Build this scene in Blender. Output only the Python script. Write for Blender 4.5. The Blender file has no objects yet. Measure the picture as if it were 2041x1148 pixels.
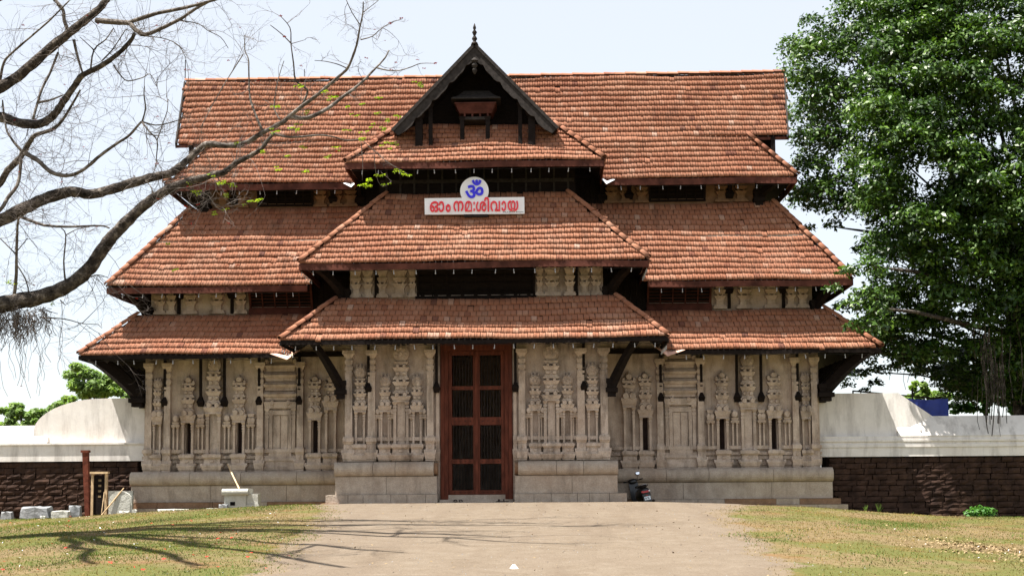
import bpy, math, random
import numpy as np
from mathutils import Vector, Matrix

random.seed(11)
rng = np.random.default_rng(11)
sc = bpy.context.scene
COL = sc.collection
R = math.radians

# ------------------------------------------------------------------ camera, sky, sun, exposure
CAM_F, CAM_W, CAM_H = 2610.0, 2041.0, 1148.0          # focal length in photo pixels, photo size
CAM_LOC = (2.247, -45.0, 0.70)
CAM_PITCH, CAM_ROLL, CAM_YAW = 5.0, 0.396, 1.468      # degrees
HORIZON_V = 960.0
cam_d = bpy.data.cameras.new('camera')
cam_o = bpy.data.objects.new('camera', cam_d)
COL.objects.link(cam_o)
cam_o.location = CAM_LOC
cam_o.rotation_euler = (R(90 + CAM_PITCH), R(CAM_ROLL), R(CAM_YAW))
cam_d.sensor_width = 36.0
cam_d.lens = 36.0 * CAM_F / CAM_W
CAM_CY = HORIZON_V - CAM_F * math.tan(R(CAM_PITCH))
cam_d.shift_y = (CAM_CY - CAM_H / 2) / CAM_W
cam_d.clip_start = 0.2
cam_d.clip_end = 3000
sc.camera = cam_o

SUN_DIR = Vector((0.35, 0.15, -1.0)).normalized()     # the way the light travels
world = bpy.data.worlds.new('World')
sc.world = world
world.use_nodes = True
wn, wl = world.node_tree.nodes, world.node_tree.links
wn.clear()
sky = wn.new('ShaderNodeTexSky')
sky.sky_type = 'NISHITA'
sky.sun_disc = False
sky.sun_elevation = math.asin(-SUN_DIR.z)
sky.sun_rotation = math.atan2(-SUN_DIR.x, -SUN_DIR.y)
sky.air_density = 1.0
sky.dust_density = 0.5
sky.ozone_density = 1.0
bg = wn.new('ShaderNodeBackground')
bg.inputs['Strength'].default_value = 0.055
wo = wn.new('ShaderNodeOutputWorld')
haze_mix = wn.new('ShaderNodeMix')                     # thin white veil of a hazy noon, even over the whole sky
haze_mix.data_type = 'RGBA'
haze_mix.inputs[0].default_value = 0.65
haze_mix.inputs[7].default_value = (6.6, 6.75, 6.9, 1)
wl.new(sky.outputs[0], haze_mix.inputs[6])
wl.new(haze_mix.outputs[2], bg.inputs[0])
wl.new(bg.outputs[0], wo.inputs[0])

sun_d = bpy.data.lights.new('sun', 'SUN')
sun_d.energy = 5.0
sun_d.angle = R(0.53)
sun_d.color = (1.0, 0.95, 0.87)
sun_o = bpy.data.objects.new('sun', sun_d)
COL.objects.link(sun_o)
sun_o.location = (-15, -10, 40)
sun_o.rotation_euler = SUN_DIR.to_track_quat('-Z', 'Y').to_euler()

sc.view_settings.view_transform = 'Standard'
sc.view_settings.look = 'None'
sc.view_settings.gamma = 1.0
sc.view_settings.use_curve_mapping = False
sc.view_settings.exposure = 1.66
sc.render.engine = 'CYCLES'
sc.cycles.max_bounces = 8
sc.cycles.transparent_max_bounces = 8

# ------------------------------------------------------------------ helpers
_Rc = np.array(Matrix.LocRotScale(None, cam_o.rotation_euler, None).to_3x3())

def U(px, py, Y):
    """World point seen at photo pixel (px, py) at depth Y."""
    d = _Rc @ np.array([(px - CAM_W / 2) / CAM_F, (CAM_CY - py) / CAM_F, -1.0])
    t = (Y - CAM_LOC[1]) / d[1]
    return Vector((CAM_LOC[0] + t * d[0], Y, CAM_LOC[2] + t * d[2]))

def smooth(a, b, x):
    t = np.clip((x - a) / (b - a), 0, 1)
    return t * t * (3 - 2 * t)

def ground_z(x, y):
    x = np.asarray(x, float); y = np.asarray(y, float)
    front = -4.6 - y
    z = 0.05 - 0.0415 * np.clip(front, 0, 22) - 0.010 * np.clip(front - 22, 0, 20)
    ax = np.abs(x - 0.4)
    dip = smooth(-4.6, -1.3, y)
    z = z - dip * (0.05 + 0.30 * smooth(4.2, 5.4, ax))
    z = z - 0.42 * smooth(4.6, 16, ax) - 0.10 * smooth(8, 17, x)
    z = z + 0.022 * np.sin(x * 0.9 + 0.4 * y) * np.cos(y * 0.7 - 0.3 * x) * smooth(3, 9, ax)
    z = z + 0.010 * np.sin(x * 2.3 + 1.1 * y + 1) * smooth(-3.0, -6.0, y)
    return z

def gz(x, y):
    return float(ground_z(x, y))

WORLDLOC = {}

def link(name, mesh, parent=None, mw=None):
    o = bpy.data.objects.new(name, mesh)
    COL.objects.link(o)
    if mw is not None:
        o.matrix_basis = mw
    if parent is not None:
        o.parent = parent
        o.matrix_parent_inverse = Matrix.Translation(-WORLDLOC[parent.name])
    WORLDLOC[o.name] = (mw.translation.copy() if mw is not None else Vector((0, 0, 0)))
    return o

def tag(o, label=None, cat=None, group=None, kind=None):
    if label: o['label'] = label
    if cat: o['category'] = cat
    if group: o['group'] = group
    if kind: o['kind'] = kind
    return o

def empty(name, loc, label=None, cat=None, group=None):
    o = bpy.data.objects.new(name, None)
    COL.objects.link(o)
    o.location = loc
    o.empty_display_size = 0.2
    WORLDLOC[o.name] = Vector(loc)
    return tag(o, label, cat, group)

class MB:
    def __init__(s):
        s.v = []; s.f = []
    def add(s, vs, fs):
        k = len(s.v)
        s.v.extend(tuple(p) for p in vs)
        s.f.extend(tuple(i + k for i in f) for f in fs)
        return s
    def hexa(s, p):            # 4 bottom (ccw from above), 4 top
        return s.add(p, [(3, 2, 1, 0), (4, 5, 6, 7), (0, 1, 5, 4), (1, 2, 6, 5), (2, 3, 7, 6), (3, 0, 4, 7)])
    def box(s, x0, x1, y0, y1, z0, z1):
        return s.hexa([(x0, y0, z0), (x1, y0, z0), (x1, y1, z0), (x0, y1, z0), (x0, y0, z1), (x1, y0, z1), (x1, y1, z1), (x0, y1, z1)])
    def trap(s, cx, y, z0, z1, w0, w1, d0, d1):   # block on a wall whose face is at y, standing out towards -Y
        b = y + 0.04
        return s.hexa([(cx - w0 / 2, y - d0, z0), (cx + w0 / 2, y - d0, z0), (cx + w0 / 2, b, z0), (cx - w0 / 2, b, z0),
                       (cx - w1 / 2, y - d1, z1), (cx + w1 / 2, y - d1, z1), (cx + w1 / 2, b, z1), (cx - w1 / 2, b, z1)])
    def bar(s, a, b, w, h, up=(0, 0, 1), w1=None, h1=None):
        a = Vector(a); b = Vector(b); d = (b - a).normalized()
        u = Vector(up)
        if abs(d.dot(u)) > 0.98: u = Vector((0, 1, 0))
        r = d.cross(u).normalized(); n = r.cross(d).normalized()
        w1 = w if w1 is None else w1; h1 = h if h1 is None else h1
        P = []
        for c, ww, hh in ((a, w, h), (b, w1, h1)):
            for sx, sy in ((-1, -1), (1, -1), (1, 1), (-1, 1)):
                P.append(c + r * (sx * ww / 2) + n * (sy * hh / 2))
        return s.hexa(P)
    def tube(s, pts, rad, n=8, cap=True):
        pts = [Vector(p) for p in pts]
        if not hasattr(rad, '__len__'): rad = [rad] * len(pts)
        base = len(s.v); prev = None
        for i, p in enumerate(pts):
            d = (pts[min(i + 1, len(pts) - 1)] - pts[max(i - 1, 0)])
            if d.length < 1e-9: d = Vector((0, 0, 1))
            d.normalize()
            if prev is None:
                u = Vector((0, 0, 1)) if abs(d.z) < 0.9 else Vector((1, 0, 0))
                r = d.cross(u).normalized()
            else:
                r = (prev - d * prev.dot(d))
                r = r.normalized() if r.length > 1e-6 else d.cross(Vector((0, 0, 1))).normalized()
            prev = r; q = d.cross(r)
            for k in range(n):
                a = 2 * math.pi * k / n
                s.v.append(tuple(p + (r * math.cos(a) + q * math.sin(a)) * rad[i]))
        for i in range(len(pts) - 1):
            for k in range(n):
                a = base + i * n + k; b = base + i * n + (k + 1) % n
                s.f.append((a, b, b + n, a + n))
        if cap:
            s.f.append(tuple(base + k for k in range(n))[::-1])
            s.f.append(tuple(base + (len(pts) - 1) * n + k for k in range(n)))
        return s
    def lathe(s, c, prof, n=12, axis='z'):       # prof: (r, h)
        base = len(s.v)
        for r, h in prof:
            for k in range(n):
                a = 2 * math.pi * k / n
                if axis == 'z': s.v.append((c[0] + r * math.cos(a), c[1] + r * math.sin(a), c[2] + h))
                elif axis == 'y': s.v.append((c[0] + r * math.cos(a), c[1] + h, c[2] + r * math.sin(a)))
                else: s.v.append((c[0] + h, c[1] + r * math.cos(a), c[2] + r * math.sin(a)))
        for i in range(len(prof) - 1):
            for k in range(n):
                a = base + i * n + k; b = base + i * n + (k + 1) % n
                s.f.append((a, b, b + n, a + n))
        s.f.append(tuple(base + k for k in range(n))[::-1])
        s.f.append(tuple(base + (len(prof) - 1) * n + k for k in range(n)))
        return s
    def prism(s, poly, y0, y1):                  # polygon (x, z) swept from y0 to y1
        k = len(poly)
        vs = [(x, y0, z) for x, z in poly] + [(x, y1, z) for x, z in poly]
        fs = [tuple(range(k)), tuple(range(2 * k - 1, k - 1, -1))]
        fs += [(i, i + k, (i + 1) % k + k, (i + 1) % k) for i in range(k)]
        return s.add(vs, fs)
    def prism_x(s, poly, x0, x1):                # polygon (y, z) swept along x
        k = len(poly)
        vs = [(x0, y, z) for y, z in poly] + [(x1, y, z) for y, z in poly]
        fs = [tuple(range(k)), tuple(range(2 * k - 1, k - 1, -1))]
        fs += [(i, i + k, (i + 1) % k + k, (i + 1) % k) for i in range(k)]
        return s.add(vs, fs)
    def disc(s, cx, y, cz, rx, rz, d, n=14, bulge=0.3):   # boss on a wall face at y
        k = len(s.v)
        for i in range(n):
            a = 2 * math.pi * i / n
            s.v.append((cx + rx * math.cos(a), y + 0.03, cz + rz * math.sin(a)))
        for i in range(n):
            a = 2 * math.pi * i / n
            s.v.append((cx + rx * math.cos(a), y - d * (1 - bulge), cz + rz * math.sin(a)))
        for i in range(n):
            a = 2 * math.pi * i / n
            s.v.append((cx + rx * 0.72 * math.cos(a), y - d, cz + rz * 0.72 * math.sin(a)))
        for i in range(n):
            j = (i + 1) % n
            s.f.append((k + i, k + n + i, k + n + j, k + j))
            s.f.append((k + n + i, k + 2 * n + i, k + 2 * n + j, k + n + j))
        s.f.append(tuple(k + 2 * n + i for i in range(n)))
        return s
    def ring(s, cx, y, cz, r, d, n=16, hole=0.5):
        k = len(s.v)
        for rr, dd in ((1, -0.03), (1, d * 0.7), (0.82, d), (hole * 1.15, d), (hole, d * 0.25), (0.01, d * 0.25)):
            for i in range(n):
                a = 2 * math.pi * i / n
                s.v.append((cx + r * rr * math.cos(a), y - dd, cz + r * rr * math.sin(a)))
        for m in range(5):
            for i in range(n):
                j = (i + 1) % n
                s.f.append((k + m * n + i, k + (m + 1) * n + i, k + (m + 1) * n + j, k + m * n + j))
        return s
    def build(s, name, mat, parent=None, smooth_=False, label=None, cat=None, group=None, kind=None, origin=None):
        V = np.array(s.v, float)
        lo, hi = V.min(0), V.max(0)
        c = Vector(((lo[0] + hi[0]) / 2, (lo[1] + hi[1]) / 2, lo[2])) if origin is None else Vector(origin)
        V = V - np.array(c)
        me = bpy.data.meshes.new(name)
        me.from_pydata(V.tolist(), [], s.f)
        if isinstance(mat, str): mat = MAT[mat]
        me.materials.append(mat)
        me.update()
        if smooth_:
            me.polygons.foreach_set('use_smooth', [True] * len(me.polygons))
        fix_normals(me)
        o = link(name, me, parent, Matrix.Translation(c))
        return tag(o, label, cat, group, kind)

import bmesh
def fix_normals(me):
    bm = bmesh.new(); bm.from_mesh(me)
    bmesh.ops.recalc_face_normals(bm, faces=bm.faces)
    bm.to_mesh(me); bm.free()

def fast_mesh(name, V, Fc, mat, smooth_=False):
    """mesh from numpy arrays; Fc is (n, k) with k = 3 or 4"""
    me = bpy.data.meshes.new(name)
    V = np.ascontiguousarray(V, dtype=np.float32); Fc = np.ascontiguousarray(Fc, dtype=np.int32)
    n, k = Fc.shape
    me.vertices.add(len(V)); me.vertices.foreach_set('co', V.ravel())
    me.loops.add(n * k); me.loops.foreach_set('vertex_index', Fc.ravel())
    me.polygons.add(n); me.polygons.foreach_set('loop_start', np.arange(0, n * k, k, dtype=np.int32))
    me.polygons.foreach_set('loop_total', np.full(n, k, dtype=np.int32))
    if smooth_: me.polygons.foreach_set('use_smooth', np.ones(n, dtype=bool))
    me.update(calc_edges=True)
    me.materials.append(MAT[mat] if isinstance(mat, str) else mat)
    return me

# ------------------------------------------------------------------ materials
MAT = {}

class NT:
    def __init__(s, name):
        s.m = bpy.data.materials.new(name); s.m.use_nodes = True
        s.t = s.m.node_tree; s.t.nodes.clear()
        s.out = s.n('ShaderNodeOutputMaterial')
        s.b = s.n('ShaderNodeBsdfPrincipled')
        s.l(s.b.outputs[0], s.out.inputs[0])
        s.b.inputs['Specular IOR Level'].default_value = 0.10
        MAT[name] = s.m
    def n(s, t, **kw):
        x = s.t.nodes.new(t)
        for k, v in kw.items(): setattr(x, k, v)
        return x
    def l(s, a, b): s.t.links.new(a, b)
    def pos(s, scale=(1, 1, 1)):
        g = s.n('ShaderNodeNewGeometry'); mp = s.n('ShaderNodeMapping')
        mp.inputs['Scale'].default_value = scale
        s.l(g.outputs['Position'], mp.inputs['Vector'])
        return mp.outputs[0]
    def noise(s, scale, vec=None, detail=4, rough=0.55):
        x = s.n('ShaderNodeTexNoise')
        x.inputs['Scale'].default_value = scale; x.inputs['Detail'].default_value = detail
        x.inputs['Roughness'].default_value = rough
        s.l(vec if vec is not None else s.pos(), x.inputs['Vector'])
        return x.outputs['Fac']
    def ramp(s, fac, stops):
        r = s.n('ShaderNodeValToRGB'); e = r.color_ramp.elements
        e[0].position, e[0].color = stops[0][0], (*stops[0][1], 1)
        e[1].position, e[1].color = stops[-1][0], (*stops[-1][1], 1)
        for p, c in stops[1:-1]:
            q = e.new(p); q.color = (*c, 1)
        s.l(fac, r.inputs[0]); return r.outputs[0]
    def rampf(s, fac, a, b, v0=0.0, v1=1.0):
        m = s.n('ShaderNodeMapRange'); m.inputs[1].default_value = a; m.inputs[2].default_value = b
        m.inputs[3].default_value = v0; m.inputs[4].default_value = v1
        s.l(fac, m.inputs[0]); return m.outputs[0]
    def mix(s, fac, a, b, mode='MIX'):
        m = s.n('ShaderNodeMix'); m.data_type = 'RGBA'; m.blend_type = mode
        for sock, v in ((m.inputs[0], fac), (m.inputs[6], a), (m.inputs[7], b)):
            if isinstance(v, (int, float)): sock.default_value = v
            elif isinstance(v, tuple): sock.default_value = (*v, 1)
            else: s.l(v, sock)
        return m.outputs[2]
    def math(s, op, a, b=None):
        m = s.n('ShaderNodeMath'); m.operation = op
        for i, v in enumerate((a, b)):
            if v is None: continue
            if isinstance(v, (int, float)): m.inputs[i].default_value = v
            else: s.l(v, m.inputs[i])
        return m.outputs[0]
    def col(s, c):
        if isinstance(c, tuple): s.b.inputs['Base Color'].default_value = (*c, 1)
        else: s.l(c, s.b.inputs['Base Color'])
        return s
    def rough(s, r):
        if isinstance(r, (int, float)): s.b.inputs['Roughness'].default_value = r
        else: s.l(r, s.b.inputs['Roughness'])
        return s
    def bump(s, h, dist=0.02, strength=0.6):
        b = s.n('ShaderNodeBump'); b.inputs['Strength'].default_value = strength; b.inputs['Distance'].default_value = dist
        s.l(h, b.inputs['Height']); s.l(b.outputs[0], s.b.inputs['Normal'])
        return s

def simple(name, c, rough=0.7, var=0.25, scale=4.0, bump=0.0, metal=0.0, stretch=(1, 1, 1)):
    t = NT(name); v = t.pos(stretch)
    f = t.noise(scale, v)
    d = tuple(x * (1 - var) for x in c); e = tuple(min(1, x * (1 + var)) for x in c)
    t.col(t.ramp(f, [(0.3, d), (0.7, e)])).rough(rough)
    t.b.inputs['Metallic'].default_value = metal
    if rough < 0.5 or metal > 0: t.b.inputs['Specular IOR Level'].default_value = 0.5
    if bump: t.bump(t.noise(scale * 6, v), bump)
    return t.m

def stone_mat(name, c0, c1, *, speck=0.5, stain=(0.10, 0.07, 0.05), rust=(0.36, 0.20, 0.12), stain_amt=0.55, fine=30, bmp=0.03):
    t = NT(name)
    big = t.noise(0.55, detail=5); mid = t.noise(3.2, detail=6); fi = t.noise(fine, detail=3)
    st = t.noise(1.0, t.pos((2.6, 2.6, 0.45)), detail=7, rough=0.65)
    c = t.ramp(mid, [(0.25, c0), (0.75, c1)])
    c = t.mix(t.rampf(big, 0.5, 0.75, 0, 0.45), c, rust)
    c = t.mix(t.rampf(st, 0.49, 0.76, 0, stain_amt), c, stain)
    c = t.mix(speck, c, t.ramp(fi, [(0.3, (0.62, 0.62, 0.62)), (0.7, (1.25, 1.22, 1.2))]), 'MULTIPLY')
    t.col(c).rough(0.9).bump(t.math('ADD', t.noise(14, detail=5), t.math('MULTIPLY', mid, 1.5)), bmp, 0.5)
    return t.m

stone_mat('granite', (0.375, 0.295, 0.237), (0.59, 0.497, 0.420), rust=(0.27, 0.175, 0.115), stain=(0.055, 0.042, 0.034), stain_amt=0.85)
stone_mat('granite_plinth', (0.310, 0.255, 0.205), (0.455, 0.390, 0.325), stain=(0.12, 0.09, 0.07), rust=(0.30, 0.19, 0.12), stain_amt=0.6)
stone_mat('laterite_trim', (0.18, 0.10, 0.06), (0.28, 0.18, 0.115), stain_amt=0.6)
stone_mat('rock_grey', (0.13, 0.14, 0.15), (0.25, 0.26, 0.27), rust=(0.30, 0.29, 0.27), stain_amt=0.3)
stone_mat('stone_pale', (0.36, 0.36, 0.325), (0.50, 0.50, 0.46), rust=(0.5, 0.48, 0.42), stain=(0.3, 0.3, 0.27), stain_amt=0.35)
stone_mat('plaster_white', (0.66, 0.63, 0.60), (0.76, 0.73, 0.70), speck=0.12, rust=(0.62, 0.55, 0.49), stain=(0.17, 0.15, 0.135), stain_amt=0.62, bmp=0.006)
stone_mat('slab_grey', (0.20, 0.215, 0.195), (0.31, 0.33, 0.30), stain_amt=0.3)
stone_mat('brick', (0.018, 0.011, 0.009), (0.078, 0.045, 0.032), rust=(0.035, 0.02, 0.016), stain=(0.016, 0.011, 0.010), stain_amt=0.85, bmp=0.035)
simple('mortar', (0.022, 0.014, 0.011), 0.95, 0.4, 6, 0.02)
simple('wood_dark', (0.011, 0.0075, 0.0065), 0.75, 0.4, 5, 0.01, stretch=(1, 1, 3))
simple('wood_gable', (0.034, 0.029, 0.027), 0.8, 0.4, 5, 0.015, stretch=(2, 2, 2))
simple('wood_red', (0.100, 0.029, 0.017), 0.6, 0.45, 3, 0.008, stretch=(3, 3, 0.6))
simple('wood_fascia', (0.085, 0.030, 0.021), 0.7, 0.5, 2.5, 0.01)
simple('wood_lattice', (0.075, 0.026, 0.020), 0.75, 0.4, 4)
simple('wood_raw', (0.55, 0.40, 0.24), 0.8, 0.3, 6)
simple('iron', (0.022, 0.017, 0.015), 0.6, 0.4, 8)
simple('rust', (0.12, 0.036, 0.022), 0.85, 0.4, 7, 0.01)
simple('bulb', (0.36, 0.36, 0.38), 0.25, 0.05, 8)
simple('wire', (0.02, 0.02, 0.022), 0.6, 0.1, 5)
simple('sign_white', (0.84, 0.85, 0.88), 0.35, 0.04, 2)
simple('sign_red', (0.80, 0.012, 0.030), 0.35, 0.05, 2)
simple('sign_blue', (0.022, 0.012, 0.80), 0.35, 0.05, 2)
simple('ink', (0.02, 0.02, 0.03), 0.5, 0.1, 2)
simple('flashing_white', (0.55, 0.55, 0.57), 0.5, 0.06, 6)
simple('flashing_pink', (0.66, 0.40, 0.30), 0.6, 0.15, 6)
simple('tarp_blue', (0.010, 0.032, 0.25), 0.45, 0.2, 4, 0.02)
simple('black_paint', (0.008, 0.008, 0.009), 0.3, 0.2, 5)
simple('rubber', (0.012, 0.012, 0.012), 0.85, 0.2, 8)
simple('grey_metal', (0.30, 0.30, 0.31), 0.35, 0.1, 5, metal=0.9)
simple('lamp_red', (0.40, 0.012, 0.012), 0.2, 0.1, 5)
simple('lamp_clear', (0.75, 0.70, 0.70), 0.15, 0.05, 5)
simple('plate_white', (0.75, 0.80, 0.84), 0.4, 0.04, 5)
simple('dark_void', (0.006, 0.005, 0.005), 0.95, 0.2, 3)
simple('brown_panel', (0.035, 0.022, 0.020), 0.8, 0.3, 5)
simple('leather', (0.020, 0.014, 0.012), 0.7, 0.3, 9)
simple('paper', (0.80, 0.80, 0.80), 0.8, 0.06, 6)
simple('petal', (0.42, 0.022, 0.020), 0.55, 0.35, 30)
simple('straw', (0.24, 0.175, 0.10), 0.9, 0.3, 8)
simple('orange_poster', (0.60, 0.30, 0.16), 0.7, 0.15, 6)
t = NT('mirror'); t.col((0.9, 0.92, 0.95)).rough(0.03); t.b.inputs['Metallic'].default_value = 1.0

# roof tiles: every tile its own shade, lichen patches
t = NT('roof_tile')
g = t.n('ShaderNodeNewGeometry'); oi = t.n('ShaderNodeObjectInfo')
rnd = t.math('FRACT', t.math('ADD', g.outputs['Random Per Island'], oi.outputs['Random']))
c = t.ramp(rnd, [(0.0, (0.12, 0.056, 0.042)), (0.015, (0.19, 0.080, 0.052)), (0.04, (0.262, 0.114, 0.068)), (0.5, (0.288, 0.131, 0.080)),
                 (0.92, (0.312, 0.150, 0.095)), (0.98, (0.35, 0.19, 0.130)), (1.0, (0.40, 0.26, 0.20))])
p1 = t.noise(0.45, detail=4); p2 = t.noise(1.1, t.pos((2.4, 1.0, 0.5)), detail=6); p3 = t.noise(26, detail=3)
c = t.mix(t.rampf(p1, 0.45, 0.75, 0, 0.40), c, (0.225, 0.080, 0.050))
c = t.mix(t.rampf(p2, 0.56, 0.76, 0, 0.55), c, (0.095, 0.055, 0.042))
c = t.mix(t.rampf(t.noise(0.8, t.pos((1, 1, 0.6)), detail=6, rough=0.65), 0.54, 0.72, 0, 0.5), c, (0.37, 0.225, 0.160))
c = t.mix(0.5, c, t.ramp(p3, [(0.3, (0.75, 0.73, 0.72)), (0.7, (1.15, 1.15, 1.15))]), 'MULTIPLY')
t.col(c).rough(0.85).bump(p3, 0.012, 0.4)

# the hard earth of the path, and the ground with dry grass
def earth(name, path):
    t = NT(name)
    a = t.noise(0.35, detail=5); b = t.noise(2.2, detail=8, rough=0.65); f = t.noise(22, detail=4, rough=0.7); g2 = t.noise(7, detail=6, rough=0.7)
    if path:
        c = t.ramp(b, [(0.25, (0.122, 0.094, 0.067)), (0.55, (0.150, 0.120, 0.090)), (0.8, (0.180, 0.149, 0.115))])
        c = t.mix(t.rampf(a, 0.45, 0.7, 0, 0.5), c, (0.145, 0.114, 0.086))
        c = t.mix(t.rampf(t.noise(1.0, t.pos((1.3, 0.10, 1)), detail=4), 0.48, 0.66, 0, 0.40), c, (0.105, 0.078, 0.056))
        c = t.mix(t.rampf(g2, 0.55, 0.75, 0, 0.45), c, (0.200, 0.160, 0.120))
        c = t.mix(t.rampf(f, 0.52, 0.70, 0, 0.7), c, (0.075, 0.056, 0.042))
        c = t.mix(0.6, c, t.ramp(t.noise(75, detail=2), [(0.3, (0.6, 0.6, 0.6)), (0.7, (1.3, 1.3, 1.3))]), 'MULTIPLY')
    else:
        c = t.ramp(g2, [(0.25, (0.078, 0.054, 0.026)), (0.5, (0.140, 0.102, 0.052)), (0.75, (0.200, 0.155, 0.086))])
        c = t.mix(t.rampf(t.math('ADD', a, t.math('MULTIPLY', b, 0.35)), 0.62, 0.74, 0, 0.65), c, (0.062, 0.085, 0.014))
        c = t.mix(t.rampf(t.noise(0.9, detail=6), 0.55, 0.7, 0, 0.55), c, (0.165, 0.080, 0.038))
        c = t.mix(t.rampf(f, 0.55, 0.72, 0, 0.65), c, (0.05, 0.043, 0.02))
    if not path:
        at = t.n('ShaderNodeAttribute'); at.attribute_name = 'worn'
        k = t.math('ADD', at.outputs['Fac'], t.math('MULTIPLY', t.math('SUBTRACT', g2, 0.5), 0.9))
        pc = t.ramp(b, [(0.25, (0.120, 0.090, 0.060)), (0.55, (0.150, 0.116, 0.081)), (0.8, (0.182, 0.147, 0.106))])
        c = t.mix(t.rampf(k, 0.35, 0.65, 0, 1), c, pc)
    t.col(c).rough(0.95).bump(t.math('ADD', f, b), 0.05 if not path else 0.03, 0.7)
earth('ground_dry', False)
earth('path_earth', True)

def leaf_mat(name, lo, hi, spec=0.5, rough=0.35, trans=0.25):
    t = NT(name)
    g = t.n('ShaderNodeNewGeometry')
    c = t.ramp(g.outputs['Random Per Island'], [(0.0, lo), (0.6, tuple((a + b) / 2 for a, b in zip(lo, hi))), (1.0, hi)])
    c = t.mix(1.0, c, t.ramp(t.noise(0.55, detail=3), [(0.30, (0.50, 0.55, 0.6)), (0.5, (1, 1, 1)), (0.72, (1.45, 1.30, 0.9))]), 'MULTIPLY')
    t.col(c).rough(rough)
    t.b.inputs['Specular IOR Level'].default_value = spec
    tr = t.n('ShaderNodeBsdfTranslucent'); t.l(t.mix(1.0, c, (1.2, 1.35, 0.6), 'MULTIPLY'), tr.inputs[0])
    mx = t.n('ShaderNodeMixShader'); mx.inputs[0].default_value = trans
    t.l(t.b.outputs[0], mx.inputs[1]); t.l(tr.outputs[0], mx.inputs[2]); t.l(mx.outputs[0], t.out.inputs[0])
leaf_mat('leaf_ficus', (0.010, 0.034, 0.005), (0.078, 0.150, 0.020), 0.38, 0.42, 0.20)
leaf_mat('leaf_pale', (0.11, 0.19, 0.045), (0.22, 0.31, 0.09), 0.3, 0.6, 0.4)
leaf_mat('leaf_young', (0.20, 0.31, 0.022), (0.35, 0.43, 0.04), 0.4, 0.45, 0.4)
leaf_mat('leaf_bush', (0.04, 0.14, 0.018), (0.10, 0.25, 0.03), 0.4, 0.45, 0.3)
leaf_mat('grass_blade', (0.110, 0.085, 0.022), (0.25, 0.185, 0.072), 0.2, 0.7, 0.3)
leaf_mat('grass_green', (0.035, 0.078, 0.008), (0.105, 0.160, 0.024), 0.2, 0.7, 0.3)
t = NT('bark_pale')
b1 = t.noise(3.5, detail=6); b2 = t.noise(14, detail=5)
c = t.ramp(b1, [(0.30, (0.040, 0.033, 0.029)), (0.5, (0.125, 0.108, 0.095)), (0.72, (0.24, 0.215, 0.195))])
t.col(t.mix(0.6, c, t.ramp(b2, [(0.3, (0.55, 0.55, 0.55)), (0.7, (1.2, 1.2, 1.2))]), 'MULTIPLY')).rough(0.95).bump(t.math('ADD', b1, b2), 0.05, 0.8)
t = NT('bark_limb')
b1 = t.noise(5, detail=6); b2 = t.noise(20, detail=5)
c = t.ramp(b1, [(0.30, (0.016, 0.0135, 0.012)), (0.52, (0.068, 0.057, 0.049)), (0.72, (0.21, 0.182, 0.158))])
t.col(t.mix(0.6, c, t.ramp(b2, [(0.3, (0.5, 0.5, 0.5)), (0.7, (1.3, 1.3, 1.3))]), 'MULTIPLY')).rough(0.95).bump(t.math('ADD', b1, b2), 0.06, 0.9)
simple('twig', (0.125, 0.105, 0.095), 0.9, 0.4, 5)

# ------------------------------------------------------------------ the setting: ground and path
def axis(lo, hi, step, far_lo, far_hi, grow=1.35):
    a = list(np.arange(lo, hi + 1e-6, step))
    s = step; x = hi
    while x < far_hi:
        s *= grow; x = min(far_hi, x + s); a.append(x)
    s = step; x = lo
    while x > far_lo:
        s *= grow; x = max(far_lo, x - s); a.insert(0, x)
    return np.array(a)

def path_edges(y):
    l = np.interp(y, [-46, -24, -14, -8, -5, -3.4], [-1.2, -2.2, -3.0, -3.6, -4.7, -5.2])
    r = np.interp(y, [-46, -24, -14, -8, -5, -3.4], [4.6, 6.0, 6.4, 7.0, 8.2, 8.6])
    l = l + 0.16 * np.sin(y * 2.1) + 0.10 * np.sin(y * 5.3 + 1) + 0.06 * np.sin(y * 11.7)
    r = r + 0.18 * np.sin(y * 1.7 + 2) + 0.10 * np.sin(y * 4.9) + 0.07 * np.sin(y * 12.9)
    return l, r

gx = axis(-24, 26, 0.25, -900, 900); gy = axis(-47, 4, 0.25, -300, 1800)
GX, GY = np.meshgrid(gx, gy)
GZ = ground_z(GX, GY)
V = np.stack([GX.ravel(), GY.ravel(), GZ.ravel()], 1)
nx, ny = len(gx), len(gy)
ii = (np.arange(ny - 1)[:, None] * nx + np.arange(nx - 1)[None, :]).ravel()
o = link('ground', fast_mesh('ground', V, np.stack([ii, ii + 1, ii + nx + 1, ii + nx], 1), 'ground_dry', True))
at = o.data.attributes.new('worn', 'FLOAT', 'POINT')      # bare trodden earth along the edges of the path
el, er = path_edges(np.clip(GY, -46, -3.4))
dd = np.maximum(np.maximum(el - GX, GX - er), 0)
wn_ = 0.55 + 0.45 * np.sin(GX * 1.7 + GY * 0.9) * np.cos(GY * 1.3 - GX * 0.5)
worn = np.clip(1.0 - dd / (0.3 + 0.8 * wn_), 0, 1) * (GY < -3) * (GY > -60)
at.data.foreach_set('value', worn.ravel().astype(np.float32))
tag(o, kind='structure')

ys = np.arange(-46, -3.45, 0.2); m = 48
Vp = []
for y in ys:
    l, r = path_edges(y)
    x = np.linspace(l, r, m)
    z = ground_z(x, np.full(m, y)) + 0.012
    z[0] -= 0.03; z[-1] -= 0.03
    Vp.append(np.stack([x, np.full(m, y), z], 1))
Vp = np.concatenate(Vp)
ii = (np.arange(len(ys) - 1)[:, None] * m + np.arange(m - 1)[None, :]).ravel()
o = link('path', fast_mesh('path', Vp, np.stack([ii, ii + 1, ii + m + 1, ii + m], 1), 'path_earth', True))
tag(o, kind='structure')

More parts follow.
